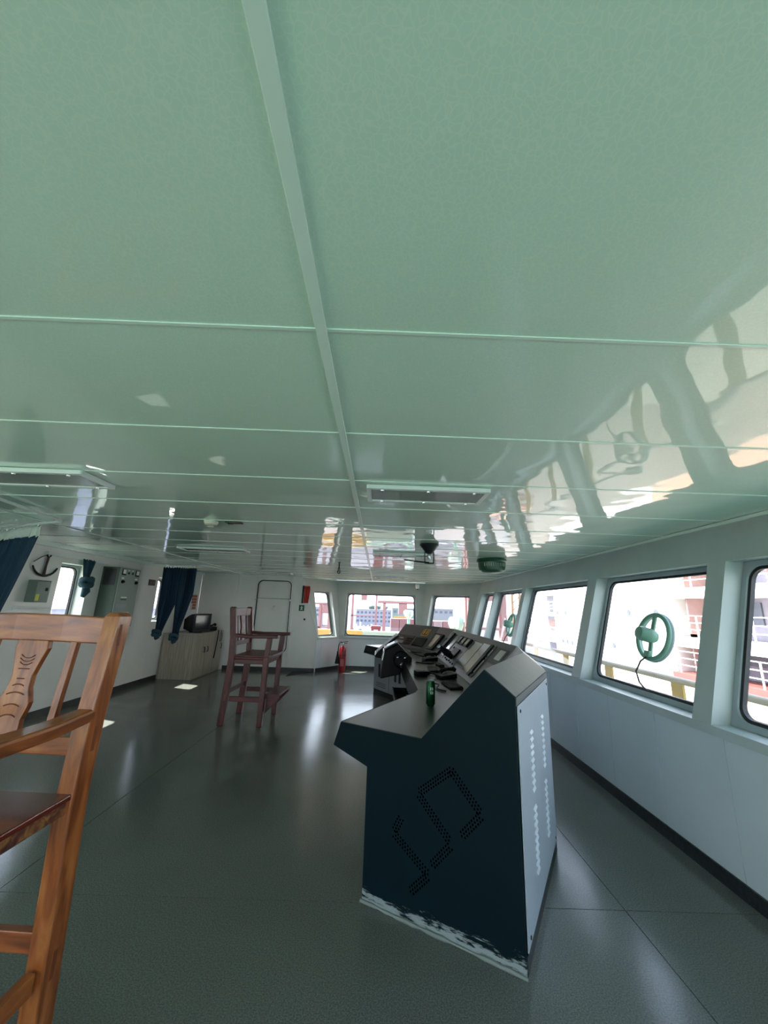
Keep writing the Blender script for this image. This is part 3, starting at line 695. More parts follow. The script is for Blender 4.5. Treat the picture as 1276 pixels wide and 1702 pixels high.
# ------------------------------------------------------------------ high wooden armchairs (local: faces +x)
def chair(label, loc, rz, mv, mx, my, seat, carved):
    t = thing('high_armchair', label, 'chair', loc, rz, 'high wooden armchairs')
    HW = .31
    for s in (-1, 1):
        path = [(-.27, 0.0), (-.225, .80), (-.235, 1.05), (-.285, 1.43)]
        L = []
        for x, z in path: L.append([(x - .04, s * HW - .031, z), (x + .04, s * HW - .031, z), (x + .04, s * HW + .031, z), (x - .04, s * HW + .031, z)])
        x, z = path[-1]; L.append([(x - .028, s * HW - .02, z + .016), (x + .028, s * HW - .02, z + .016), (x + .028, s * HW + .02, z + .016), (x - .028, s * HW + .02, z + .016)])
        p = MB().loops(L).build('rear_post', mv, t, .006)
        for zz in (1.36, 1.0, .33): # through tenons seen on the outer face
            xx = -.265 if zz > 1.2 else (-.235 if zz > .6 else -.25)
            MB().box(xx - .008, xx + .008, s * (HW + .0305) - .001, s * (HW + .0305) + .001, zz - .04, zz + .04).build('tenon', M_GROOVE, p)
        MB().loops([[(x0 - .033, s * HW - .028, z), (x0 + .033, s * HW - .028, z), (x0 + .033, s * HW + .028, z), (x0 - .033, s * HW + .028, z)] for x0, z in ((.22, 0), (.225, .8), (.245, 1.06))]).build('front_leg', mv, t, .006)
        a = MB(); a.loops([[(x0, s * HW - w, z0), (x0, s * HW + w, z0), (x0, s * HW + w, z0 + h_), (x0, s * HW - w, z0 + h_)] for x0, w, z0, h_ in ((-.225, .031, 1.062, .044), (-.05, .040, 1.052, .044), (.15, .046, 1.056, .044), (.36, .042, 1.062, .040))])
        a.build('arm_rest', mx, t, .01)
        MB().box(-.20, .20, s * HW - .016, s * HW + .016, .285, .345).build('side_stretcher', mx, t, .004)
        if not carved: MB().box(-.20, .20, s * HW - .016, s * HW + .016, .735, .79).build('side_apron', mx, t, .004)
    MB().loops([[(x - .018, y, z0), (x + .018, y, z0), (x + .018, y, z1), (x - .018, y, z1)] for y, x, z0, z1 in ((-HW + .03, -.268, 1.325, 1.425), (-.1, -.285, 1.325, 1.43), (.1, -.285, 1.325, 1.43), (HW - .03, -.268, 1.325, 1.425))]).build('top_rail', my, t, .006)
    MB().box(-.248, -.216, -HW + .03, HW - .03, .945, 1.005).build('lower_rail', my, t, .005)
    # vase-shaped splat
    prof = [(.062, 1.33), (.066, 1.30), (.052, 1.25), (.040, 1.20), (.043, 1.16), (.062, 1.11), (.060, 1.09), (.050, 1.05), (.055, 1.0)]
    def fsx(z): return -.232 - (z - 1.0) * .125
    L = [[(fsx(z) - .012, -w, z), (fsx(z) + .012, -w, z), (fsx(z) + .012, w, z), (fsx(z) - .012, w, z)] for w, z in prof]
    sp = MB().loops(L).build('splat', mv, t, .004)
    for z, w, dip in ((1.275, .028, -.012), (1.262, .028, -.012), (1.248, .024, -.01), (1.225, .022, .0), (1.19, .014, 0), (1.165, .022, .006), (1.135, .034, .008), (1.095, .030, .008), (1.06, .028, .008)):
        pts = [(fsx(z) + .0125, w * (k / 4 - 1), z + dip * (1 - (k / 4 - 1) ** 2) * 1.0) for k in range(9)]
        MB().tube(pts, .0022, 5).build('carving', M_GROOVE, sp)
    for s in (-1, 1):
        MB().loops([[(fsx(z) - .012, s * .165 - .013, z), (fsx(z) + .012, s * .165 - .013, z), (fsx(z) + .012, s * .165 + .013, z), (fsx(z) - .012, s * .165 + .013, z)] for z in (1.0, 1.16, 1.33)]).build('back_slat', mv, t, .003)
    # seat plank with rough edges, cut round the posts
    MB().prism([(-.19, -.335), (.27, -.345), (.285, -.2), (.29, 0), (.285, .2), (.27, .345), (-.19, .335)], lambda a, b, d: (a, b, d), .823, .842).build('seat', seat, t, .004)
    MB().prism([(-.19, -.325), (.255, -.335), (.275, 0), (.255, .335), (-.19, .325)], lambda a, b, d: (a, b, d), .778 if carved else .79, .8225).build('seat_edge', M_BARK if carved else seat, t, .008)
    MB().box(.205, .235, -HW + .028, HW - .028, .735, .79).build('front_apron', my, t, .004); MB().box(-.245, -.215, -HW + .03, HW - .03, .735, .79).build('rear_apron', my, t, .004)
    MB().box(.205, .235, -HW + .028, HW - .028, .30, .35).build('front_stretcher', my, t, .004); MB().box(-.265, -.235, -HW + .03, HW - .03, .36, .42).build('rear_stretcher', my, t, .004)
    MB().box(.245, .43, -.27, .27, .352, .378).build('footrest', my, t, .005)
    for s in (-1, 1): MB().prism([(.255, .14), (.255, .351), (.42, .351), (.42, .325)], lambda a, b, d: (a, s * .235 + d, b), -.014, .014).build('footrest_bracket', mx, t, .003)
    return t
chair('honey-brown high wooden armchair with carved splat at the left edge', (-1.373, 1.366, 0), math.radians(-93), M_WOOD, M_WOODX, M_WOODY, M_SEAT, True)
chair('dark red high wooden armchair with footrest standing in the middle of the floor', (-1.64, 5.66, 0), math.radians(-2), M_RWOOD, M_RWOODX, M_RWOODY, M_RWOOD, False)

# ------------------------------------------------------------------ ceiling fittings
def ceiling_lamp(label, x0, x1, y0, y1):
    t = thing('ceiling_lamp', label, 'lamp', ((x0 + x1) / 2, (y0 + y1) / 2, CEIL - .004), 0, 'flat ceiling lamps')
    a, b = (x1 - x0) / 2, (y1 - y0) / 2
    MB().box(-a + .02, a - .02, -b + .02, b - .02, -.012, 0).build('housing', M_WHITE, t)
    MB().ring(rrect(-a + .025, a - .025, -b + .03, b - .03, .004, 2), rrect(-a, a, -b, b, .008, 2), lambda p, q, d: (p, q, d), -.024, 0).build('frame', M_WHITE, t, .002)
    MB().box(-a + .028, a - .028, -b + .034, b - .034, -.018, -.0125).build('diffuser', mat('lamp_diffuser_off', '8E9490', .25, var=.04), t)
    for x in (-a + .09, 0, a - .09):
        for y in (-b + .03, b - .03): MB().lathe([(.009, -.031), (.011, -.024)], 10, (x, y, 0)).build('screw_cap', M_SILVER, t)
    return t
ceiling_lamp('flat rectangular ceiling lamp right of the main strip, nearest the camera', -.09, .62, 2.09, 2.38)
ceiling_lamp('flat rectangular ceiling lamp at the left picture edge', -2.45, -1.66, 2.03, 2.32)
ceiling_lamp('flat ceiling lamp to the left, above the open floor', -2.62, -1.76, 4.95, 5.24)
ceiling_lamp('flat ceiling lamp right of the main strip, behind the compass bracket', -.09, .64, 4.80, 5.09)
ceiling_lamp('flat ceiling lamp closest to the wide far window', -.10, .64, 8.7, 8.99)
ceiling_lamp('flat ceiling lamp closest to the far door', -2.72, -1.95, 8.6, 8.89)
sd = thing('smoke_detector', 'small round cream smoke detector on the ceiling', 'detector', (-1.48, 3.30, CEIL - .004))
MB().lathe([(.06, 0), (.06, -.012), (.05, -.03), (.03, -.036), (.03, -.05), (.022, -.055)], 20).build('body', mat('cream_plastic', 'D6D2C0', .5, var=.05), sd, 0, True)
MB().lathe([(.0305, -.046), (.0305, -.04)], 20).build('vent_ring', M_DARKM, sd)
cp = thing('ceiling_plate', 'small brown plate on the ceiling beside the smoke detector', 'plate', (-1.28, 3.30, CEIL - .004))
MB().box(-.07, .07, -.03, .03, -.012, 0).build('plate', mat('brown_plate', '5E5440', .6, var=.1), cp, .003); MB().box(-.05, -.01, -.012, .012, -.02, -.012).build('slot', M_BLKM, cp)
dm = thing('ceiling_sounder', 'dark green bowl-shaped ceiling unit with a pale ribbed band', 'sounder', (1.50, 5.15, CEIL - .004))
MB().lathe([(.17, 0), (.19, -.005), (.20, -.03), (.185, -.045)], 28).build('flange', M_DGREEN, dm, 0, True)
MB().lathe([(.18, -.045), (.178, -.10), (.165, -.15), (.12, -.178), (.02, -.186)], 28).build('bowl', M_DGREEN, dm, 0, True)
for k in range(11):
    a = math.radians(-135 + 9 * k); MB().box(-.004, .004, -.003, .004, -.105, -.06).build('rib', mat('rib_green', '8DA394', .4, var=.05), dm)
    r_ = dm.children[-1]; r_.location = (.184 * math.cos(a), .184 * math.sin(a), 0); r_.rotation_euler = (0, 0, a + math.pi / 2)
cb_ = thing('compass_bracket', 'dark ceiling funnel with hanging rods and a long handle', 'compass', (.53, 4.12, CEIL - .004))
MB().lathe([(.10, 0), (.105, -.012), (.07, -.05), (.045, -.085), (.03, -.10)], 20).build('funnel', M_DARKM, cb_, 0, True)
for x in (-.045, .045): MB().tube([(x, 0, -.04), (x * 1.1, 0, -.13), (x, .0, -.2)], .006, 8).build('rod', M_DARKM, cb_, 0, True)
MB().tube([(-.05, 0, -.2), (0, 0, -.205), (.05, 0, -.2)], .008, 8).build('cross_rod', M_DARKM, cb_, 0, True)
MB().tube([(.0, 0, -.195), (-.12, 0, -.188), (-.27, .0, -.172)], [.008, .008, .005], 8).build('handle', M_BLACK, cb_, 0, True)
MB().lathe([(.015, -.16), (.022, -.14), (.022, -.11), (.015, -.095)], 14).build('eyepiece', M_SILVER, cb_, 0, True)
st = thing('ceiling_strap', 'small black loop strap hanging from the ceiling', 'strap', (-.64, 6.15, CEIL - .004))
MB().box(-.02, .02, -.012, .012, -.01, 0).build('bracket', M_DARKM, st)
MB().tube([(0, 0, -.008), (.003, 0, -.08), (.02, 0, -.165), (.0, 0, -.185), (-.02, 0, -.165), (-.003, 0, -.08), (0, 0, -.01)], .006, 8).build('loop', M_BLACK, st, 0, True)
hk = thing('ceiling_hook', 'small bent ceiling hook near the far door', 'hook', (-1.75, 8.95, CEIL - .004))
MB().tube([(0, 0, 0), (0, 0, -.05), (-.02, 0, -.09), (-.05, 0, -.1)], .008, 8).build('hook', M_WHITE, hk, 0, True)

# ------------------------------------------------------------------ curtains
def pleated(path, ztop, zbot, widthf, nple, depth, nz=14, twist=None):
    """closed-thickness cloth sheet hung along a straight path; widthf(t) narrows it towards the bottom around anchor"""
    p0, p1, anchor = Vector(path[0]), Vector(path[1]), path[2]; mb = MB(); nu = nple * 6; L = []
    d = (p1 - p0); n = Vector((-d.y, d.x)).normalized()
    for j in range(nz + 1):
        t = j / nz; w = widthf(t); z = ztop + (zbot - ztop) * t; row = []
        for i in range(nu + 1):
            a = i / nu; aa = anchor + (a - anchor) * w
            ph = a * nple * 2 * math.pi
            off = depth * (.55 + .45 * math.sin(a * 9 + 2)) * math.sin(ph + .6 * math.sin(t * 3 + a * 5)) * (1 if w > .5 else .8 + .4 * (1 - w))
            q = p0 + d * aa + n * off
            row.append((q.x, q.y, z + .012 * math.sin(ph)))
        L.append(row)
    vs = [p for r in L for p in r]; m = nu + 1; fs = [(j * m + i, j * m + i + 1, (j + 1) * m + i + 1, (j + 1) * m + i) for j in range(nz) for i in range(nu)]
    mb.add(vs, fs); return mb
def cloth(mb, name, m, parent):
    o = mb.build(name, m, parent, 0, True); md = o.modifiers.new('thick', 'SOLIDIFY'); md.thickness = .003; return o
def knot(parent, c, r, m, tail=.10):
    mb = MB(); P = []
    for k in range(40):
        a = k / 39 * 2 * math.pi * 2.2; P.append((c[0] + r * .75 * math.cos(a), c[1] + r * .6 * math.sin(a), c[2] + r * .55 * math.sin(1.5 * a) - r * .2 * k / 39))
    mb.tube(P, r * .42, 10); mb.build('knot', m, parent, 0, True)
    mb = MB(); mb.tube([(c[0], c[1], c[2] - r * .2), (c[0] + r * .2, c[1], c[2] - r - tail * .4), (c[0] - r * .15, c[1] - r * .1, c[2] - r - tail)], [r * .5, r * .62, r * .30], 9); mb.build('tail', m, parent, 0, True)
# near curtain, gathered towards its foot
c1 = thing('curtain', 'dark blue pleated curtain with grey heading tape at the left edge', 'curtain', (-3.5, 3.75, 2.13), 0, 'blue curtains')
A = (-.62, .31); B = (.36, -.21)
cloth(pleated((A, B, .12), -.095, -1.15, lambda t: 1 - .62 * t ** 1.1, 10, .05), 'drape', M_CURT, c1)
cloth(pleated((A, B, .12), .0, -.098, lambda t: 1.0, 10, .046, 3), 'heading_tape', M_TAPE, c1)
knot(c1, (-.50, .25, -1.2), .08, M_CURT)
r1 = thing('curtain_rail', 'bent white ceiling rail above the near blue curtain', 'rail', (-3.5, 3.75, CEIL - .012))
MB().tube([(-.75, .40, -.015), (.30, -.18, -.015), (.62, -.32, -.015)], .012, 8).build('rail', M_WHITE, r1, 0, True)
MB().tube([(.62, -.32, -.015), (.66, -.42, -.015), (.80, -1.15, -.015), (.84, -1.9, -.015)], .012, 8).build('side_rail', M_WHITE, r1, 0, True)
for k in range(7): MB().tube([(-.6 + .15 * k, .317 - .083 * k, -.027), (-.6 + .15 * k, .317 - .083 * k, -.045)], .006, 6).build('runner', M_SILVER, r1)
# far curtain: two tails, each knotted
c2 = thing('curtain', 'dark teal-blue curtain hanging in two knotted tails before the laminate cabinet', 'curtain', (-3.73, 7.33, 2.13), 0, 'blue curtains')
cloth(pleated(((-.31, 0), (-.0, 0), .18), -.03, -1.17, lambda t: 1.08 if t < .55 else max(.42, 1.08 - (t - .55) * 1.5), 7, .03), 'left_tail', M_CURT, c2)
cloth(pleated(((-.02, 0), (.31, .0), .25), -.03, -1.22, lambda t: 1.0 if t < .4 else max(.36, 1 - (t - .4) * 1.15), 8, .03), 'right_tail', M_CURT, c2)
knot(c2, (-.245, 0, -1.20), .075, M_CURTT, .04); knot(c2, (.07, 0, -1.26), .075, M_CURTT, .04)
r2 = thing('curtain_rail', 'white ceiling rail above the far two-tailed curtain', 'rail', (-3.73, 7.33, CEIL - .012))
MB().tube([(-.56, 0, -.015), (.38, 0, -.015), (.50, .08, -.015), (.53, .3, -.015), (.56, 2.15, -.015)], .013, 8).build('rail', M_WHITE, r2, 0, True)
for k in range(9): MB().tube([(-.29 + .072 * k, 0, -.027), (-.29 + .072 * k, 0, -.07)], .008, 6).build('ring', M_SILVER, r2)
# small knotted curtain beside the bright window
c3 = thing('curtain', 'short teal curtain tied in a knot beside the bright left window', 'curtain', (-4.24, 5.72, 2.03), 0, 'blue curtains')
cloth(pleated(((0, -.12), (0, .12), .5), 0, -.25, lambda t: 1 - .55 * t, 5, .022, 8), 'gathered_top', M_CURTT, c3)
knot(c3, (.02, -.01, -.31), .085, M_CURTT, .13)

# ------------------------------------------------------------------ left wall fittings
an = thing('anchor_ornament', 'dark anchor ornament hung on the left wall', 'ornament', (LX + .02, 5.03, 1.88))
arc = [(0, .20 * math.sin(math.radians(a)), -.0 - .17 * math.cos(math.radians(a)) + .04) for a in range(-70, 71, 14)]
MB().tube(arc, [.010 + .006 * (1 - abs(i - 5) / 5) for i in range(len(arc))], 8).build('arms', M_DARKM, an, 0, True)
MB().tube([(0, 0, -.12), (.0, .005, .0), (0, .015, .11)], [.018, .012, .014], 8).build('shank', mat('dark_red_lacquer', '3A1210', .35, var=.1), an, 0, True)
MB().tube([(0, .015 + .03 * math.cos(a), .14 + .03 * math.sin(a)) for a in [k * math.pi / 6 for k in range(12)]], .008, 6, True).build('ring', M_BLACK, an, 0, True)
MB().tube([(0, .0, .14), (0, -.09, .10), (0, -.19, .03)], .005, 6).build('cord', M_DARKM, an, 0, True)
gb = thing('junction_box', 'grey-green wall box with a yellow label below the anchor', 'box', (LX, 4.96, 1.42))
MB().box(.001, .12, -.10, .10, 0, .27).build('case', M_SWB, gb, .005); MB().box(.12, .123, .03, .07, .14, .18).build('switch', M_BLACK, gb, .001); MB().box(.12, .122, -.09, -.04, .02, .10).build('label', M_YLAB, gb)
MB().box(.12, .1225, -.095, .095, .255, .262).build('lid_seam', M_DARKM, gb)
cd = thing('cable_duct', 'white plastic cable duct under the grey-green wall box', 'duct', (LX, 4.98, 1.33))
MB().box(.001, .035, -.25, .25, 0, .04).build('body', M_WHITE, cd, .003); MB().box(.035, .038, -.25, .25, .017, .021).build('cover_seam', M_GREY, cd)
sw = thing('switchboard_cabinet', 'tall grey-green switchboard cabinet with round gauges on the left wall', 'cabinet', (LX, 6.36, 1.06))
MB().box(.001, .26, -.26, .26, 0, .92).build('body', M_SWD, sw, .004)
dr = MB().box(.2605, .275, -.255, .255, .005, .915).build('door', M_SWB, sw, .003)
for y in (-.17, .17):
    g = MB().box(.275, .287, y - .045, y + .045, .80, .90).build('gauge', M_BLACK, dr, .004); MB().box(.287, .289, y - .033, y + .033, .825, .89).build('dial', M_WHITE, dr)
    s_ = MB().lathe([(.026, .275), (.026, .29), (.018, .31)], 14, (0, y, .70), 'x').build('switch', M_BLACK, dr)
    MB().box(.275, .277, y - .03, y + .03, .745, .765).build('name_plate', M_WHITE, dr)
for y in (-.05, .05): MB().lathe([(.018, .275), (.018, .285)], 12, (0, y, .84), 'x').build('lamp', M_BLACK, dr); MB().box(.275, .277, y - .02, y + .02, .875, .888).build('name_plate', M_WHITE, dr)
for z, w in ((.455, .14), (.42, .14), (.22, .26), (.17, .26)): MB().box(.275, .279, -.13, -.13 + w, z, z + .014).build('label_strip', M_WHITE if z in (.455, .22) else M_BLKM, dr)
for k in range(5): MB().box(.275, .277, -.20 + .05 * k, -.17 + .05 * k, .30, .36).build('notice', M_GREY, dr)
for k in range(9): MB().box(.03, .22, -.263, -.259, .64 + .028 * k, .672 + .028 * k).build('louver', M_DARKM, sw)
MB().box(.275, .285, .18, .21, .06, .10).build('latch', M_BLACK, dr, .002)
pq = thing('wall_plaque', 'small dark brown plaque beside the narrow left window', 'plaque', (LX, 7.46, 1.76))
MB().box(.001, .02, -.10, .10, 0, .11).build('board', M_BROWN, pq, .004)
for y in (-.05, .03): MB().box(.02, .022, y, y + .02, .04, .07).build('emblem', mat('plaque_print', '7A6B5C', .5, var=.1), pq)
po = thing('notice_poster', 'orange-red printed notice above the cabinet in the far corner', 'poster', (LX + .0015, 9.30, 1.30))
MB().box(.001, .004, -.14, .14, 0, .36).build('sheet', mat('paper_white', 'CFCBC4', .7, var=.02), po)
for r in range(5):
    for c in range(4):
        if r < 2 and c == 0: continue
        MB().box(.004, .0045, -.125 + c * .063, -.07 + c * .063, .02 + r * .066, .075 + r * .066).build('printed_block', mat('print_orange', 'B5562E', .7, col2='8E3A1E', vscale=30), po)
wb_ = thing('white_board', 'pale board panel on the left wall in the far corner', 'board', (LX, 9.02, 1.06))
MB().box(.0005, .001, -.42, .44, .0, .90).build('board', M_WHITE, wb_); MB().box(.001, .02, -.42, .44, .62, .64).build('ledge', M_WHITE, wb_)  # added sheet: window light on the wall painted as white, no real board

# laminate cabinet and what stands on it
cab = thing('laminate_cabinet', 'low wood-grain laminate cabinet in the far left corner', 'cabinet', (-3.93, 8.80, 0))
MB().box(-.345, .32, -.64, .68, 0, .835).build('carcass', M_LAM, cab, .003); MB().box(-.35, .345, -.655, .69, .836, .862).build('top', M_LAM, cab, .004)
for k in range(3):
    y0 = -.635 + k * .437; d_ = MB().box(.3205, .338, y0, y0 + .43, .03, .83).build('door', M_LAM, cab, .002)
    yy = y0 + (.36 if k != 1 else .07); MB().tube([(.338, yy, .48), (.362, yy, .485), (.366, yy, .53), (.362, yy, .575), (.338, yy, .58)], .007, 8).build('handle', M_BLACK, d_, 0, True)
mo = thing('crt_monitor', 'bulky black monitor on the laminate cabinet', 'monitor', (-3.86, 8.62, .863), math.radians(-25))
MB().loops([[(x, -w, z0), (x, w, z0), (x, w, z1), (x, -w, z1)] for x, w, z0, z1 in ((-.24, .12, .06, .26), (-.08, .17, .04, .33), (.06, .21, .02, .37), (.16, .22, .02, .38))]).build('case', M_BLACK, mo, .01)
MB().box(.161, .175, -.22, .22, .015, .385).build('bezel', M_BLKM, mo, .006); MB().box(.1752, .178, -.18, .18, .06, .35).build('screen', mat('dark_glass', '101417', .08), mo)
MB().lathe([(.13, 0), (.12, .02), (.05, .035)], 20, (0, 0, 0)).build('foot', M_BLACK, mo, 0, True)
ph = thing('desk_phone', 'black telephone with hanging cord on the far end of the cabinet', 'telephone', (-3.80, 9.22, .863), math.radians(80))
MB().prism([(-.12, 0), (.12, 0), (.12, .09), (-.12, .04)], lambda a, b, q: (a, q, b), -.09, .09).build('base', M_BLACK, ph, .008)
MB().tube([(-.11, -.04, .08), (-.09, -.04, .10), (.0, -.04, .12), (.09, -.04, .14), (.12, -.04, .12)], [.028, .028, .018, .028, .028], 10).build('receiver', M_BLACK, ph, 0, True)
for k in range(6): MB().box(-.07 + .03 * (k % 3), -.05 + .03 * (k % 3), .01 + .03 * (k // 3), .03 + .03 * (k // 3), .06 + .0062 * (k % 3), .07 + .0062 * (k % 3)).build('key', M_GREY, ph)
cable('black strap hanging down the front of the laminate cabinet', [(-3.58, 9.12, .868), (-3.565, 9.12, .868), (-3.562, 9.11, .75), (-3.568, 9.08, .5), (-3.574, 9.05, .30)], .012, 'hanging_strap')
cable('thin black cord loop beside the strap on the cabinet', [(-3.58, 9.28, .868), (-3.562, 9.30, .84), (-3.562, 9.33, .70), (-3.566, 9.28, .64), (-3.566, 9.25, .72), (-3.567, 9.27, .83)], .006)

# ------------------------------------------------------------------ far end fittings
rf = thing('red_pouch', 'red cloth pouch hanging beside the far door', 'pouch', (-1.79, DW - .001, 1.55))
cloth(pleated(((-.01, -.03), (.14, -.03), .3), .40, 0, lambda t: 1 - .35 * abs(t - .2), 3, .02, 10), 'cloth', M_REDCL, rf); MB().box(-.05, -.02, -.035, 0, -.01, .41).build('black_tube', M_BLKM, rf, .006)
gs = thing('exit_sign', 'small green escape sign with white figure right of the far door', 'sign', (-1.83, DW - .001, 1.36))
MB().box(-.065, .065, -.005, 0, 0, .14).build('plate', mat('sign_green', '1E5A41', .5, var=.03), gs)
MB().lathe([(.001, -.007), (.013, -.007), (.013, -.005)], 12, (0, 0, .105), 'y').build('head', M_WHITE, gs); MB().prism([(-.03, .085), (.03, .09), (.012, .06), (.026, .02), (.012, .02), (0, .045), (-.016, .02), (-.03, .025), (-.008, .058), (-.012, .075), (-.03, .07)], lambda a, b, q: (a, q, b), -.007, -.005).build('figure', M_WHITE, gs)
kn = thing('wall_button', 'single black round button on the wall below the green sign', 'button', (-1.74, DW, 1.17)); MB().lathe([(.026, -.004), (.026, 0)], 14, (0, 0, 0), 'y').build('rim', M_GREY, kn); MB().lathe([(.018, -.02), (.02, -.004)], 14, (0, 0, 0), 'y').build('button', M_BLACK, kn, 0, True)
ex = thing('fire_extinguisher', 'red fire extinguisher with black horn at the far corner', 'extinguisher', (-.80, 9.72, 0))
MB().lathe([(.075, 0), (.08, .012), (.08, .48), (.07, .54), (.04, .575), (.025, .585)], 24).build('cylinder', M_RED, ex, 0, True); MB().lathe([(.0815, .36), (.0815, .40)], 24).build('band', mat('dark_red', '701016', .4, var=.05), ex)
MB().lathe([(.022, .58), (.028, .60), (.02, .66)], 14).build('valve', M_SILVER, ex, 0, True); MB().bar((-.03, 0, .665), (.12, 0, .69), .02, .012).build('lever', M_BLACK, ex, .002); MB().bar((-.03, 0, .64), (.10, 0, .645), .02, .010).build('carry_handle', M_BLACK, ex, .002)
MB().tube([(0, 0, .63), (-.06, -.02, .68), (-.10, -.03, .60), (-.11, -.03, .45)], .012, 8).build('hose', M_BLACK, ex, 0, True); MB().lathe([(.018, .47), (.022, .42), (.055, .22), (.06, .19)], 14, (-.115, -.03, 0)).build('horn', M_BLACK, ex, 0, True)
MB().box(-.045, .045, -.0835, -.0805, .14, .30).build('instruction_label', mat('label_pale', 'B9696B', .5, var=.1), ex)
cc = thing('security_camera', 'small white dome camera high on the far post', 'camera', (1.02, 10.33, 2.05)); MB().box(-.05, .05, -.02, .14, .05, .085).build('bracket', M_WHITE, cc, .004); MB().lathe([(.05, .05), (.055, .02), (.045, -.02), (.02, -.045), (.002, -.05)], 18).build('dome', M_WHITE, cc, 0, True); MB().lathe([(.018, -.056), (.02, -.035)], 12, (0, -.02, .0), 'z').build('lens', M_BLACK, cc)

# clear-view wheels fixed to two of the tilted windows
def clear_view(label, y, z, R, cord):
    q = .15 + lean(z); x = 2.09 + q - .012
    t = thing('clear_view_wheel', label, 'window wiper', (x, y, z)); tilt = math.atan(TAN)
    t.rotation_euler = (0, tilt, 0)
    MB().tube([(-.03, R * math.cos(a), R * math.sin(a)) for a in [k * math.pi / 24 for k in range(48)]], .02, 10, True).build('rim', M_GREEN, t, 0, True)
    MB().tube([(-.006, (R + .006) * math.cos(a), (R + .006) * math.sin(a)) for a in [k * math.pi / 24 for k in range(48)]], .016, 8, True).build('gasket_ring', M_FRAME, t, 0, True)
    for s in (1, -1): MB().bar((-.04, 0, s * .04), (-.035, 0, s * (R - .005)), .042, .016, (1, 0, 0)).build('spoke', M_GREEN, t, .003)
    MB().lathe([(.055, -.03), (.06, -.06), (.06, -.13), (.05, -.155), (.02, -.16)], 20, (0, 0, 0), 'x').build('motor', M_GREEN, t, 0, True)
    MB().bar((-.045, .03, 0), (-.045, R - .01, .0), .06, .016, (1, 0, 0)).build('motor_arm', M_GREEN, t, .003)
    MB().lathe([(.04, -.03), (.045, -.01)], 8, (0, 0, 0), 'x').build('hub', M_GREEN, t)
    MB().box(-.07, -.035, -.03, .03, -R + .01, -R + .06).build('terminal_box', M_GREEN, t, .006)
    MB().tube(cord, .007, 7).build('cord', M_RUBBER, t, 0, True)
clear_view('large green clear-view wheel with a curling cord on the big window', 3.375, 1.333, .185, [(-.05, .0, -.16), (-.06, .07, -.22), (-.065, .10, -.31), (-.06, .05, -.39), (-.04, -.0, -.43), (-.02, -.01, -.44)])
clear_view('smaller-looking green clear-view wheel on the far tilted window', 6.92, 1.28, .18, [(-.05, .0, -.16), (-.06, .06, -.22), (-.06, .10, -.31), (-.03, .12, -.38)])

# ------------------------------------------------------------------ outside: own ship's decks and rails
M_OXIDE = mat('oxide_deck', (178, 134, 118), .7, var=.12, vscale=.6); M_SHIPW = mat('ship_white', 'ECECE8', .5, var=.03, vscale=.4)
M_LAV = mat('shaded_lilac_paint', (135, 130, 144), .6, var=.06); M_PINK = mat('faded_pink_paint', (158, 124, 120), .6, var=.06); M_RAILW = mat('rail_white', 'F0F0F0', .5, var=.02)  # lilac tone for the ship's set-back walls
M_CONC = mat('quay_concrete', (70, 70, 78), .9, col2='5C565E', vscale=.08); M_WATER = mat('harbour_water', '66787C', .12, var=.1, vscale=.1)
M_CRANE = mat('crane_red', (150, 105, 100), .6, var=.08); M_BLDG = mat('building_grey', (148, 146, 154), .8, var=.06); M_BWIN = mat('building_window', (85, 90, 102), .4, var=.1)  # crane and building colours washed out to stand for harbour haze
dk = thing('main_deck', 'red oxide ship deck below the windows', 'deck', (8, 4, -6.0), kind='structure')
MB().box(-4.8, 1.2, -30, 11, -.3, 0).build('deck_plate', mat('grey_green_deck', (98, 110, 104), .7, var=.1, vscale=.6), dk); MB().box(1.2, 6.6, -30, 11, -.3, 0).build('deck_plate', mat('faded_deck', (125, 122, 114), .7, var=.1, vscale=.6), dk)
MB().box(-20, -4.9, 6.2, 30, -.4, -.2).build('side_deck', M_OXIDE, dk); MB().box(-40, -12.8, -30, 6, 3.2, 3.5).build('boat_deck', M_OXIDE, dk)
M_GDECK = mat('green_deck', '7FA88E', .6, var=.08, vscale=.8)
bw = thing('bridge_wing_deck', 'sunlit green open bridge wing behind and left of the room', 'deck', (-3, -4, -.12), kind='structure')
MB().box(-3.2, 6.2, -6.5, 1.1, -.1, 0).build('wing_plate', M_GDECK, bw); MB().box(-4.6, -1.45, 1.1, 10.5, -.1, 0).build('side_plate', M_GDECK, bw)
wd = thing('wing_deck', 'narrow outside walkway below the right windows', 'walkway', (2.9, 3, -.30), kind='structure'); MB().box(-.55, .55, -5.85, 6.4, -.1, 0).build('plate', M_GDECK, wd)
rl = thing('wing_railing', 'yellow outside railing with a beige top rail beyond the right windows', 'railing', (3.3, 3, -.3))
MB().tube([(0, -6, 1.14), (0, 6.4, 1.14)], .035, 10).build('top_rail', mat('rail_beige', (160, 145, 125), .5, var=.05), rl, 0, True)
for k in range(10): MB().bar((.0, 1.49 + 1.29 * (k - 6), 0), (0, 1.49 + 1.29 * (k - 6), 1.12), .03, .17, (0, 1, 0)).build('post', M_YEL, rl, .004)
fw = thing('far_wing_bulwark', 'yellow-topped bulwark outside the wide far window', 'bulwark', (-1.0, 13.2, -.3)); MB().box(-3.5, 5.5, 0, .08, 0, .86).build('plate', M_WHITE, fw); MB().box(-3.5, .7, -.10, .15, .86, 1.06).build('yellow_rail', M_YEL, fw, .02)
gx = thing('deck_locker', 'pale green open-topped locker outside the wide far window', 'locker', (.30, 12.7, -.3))
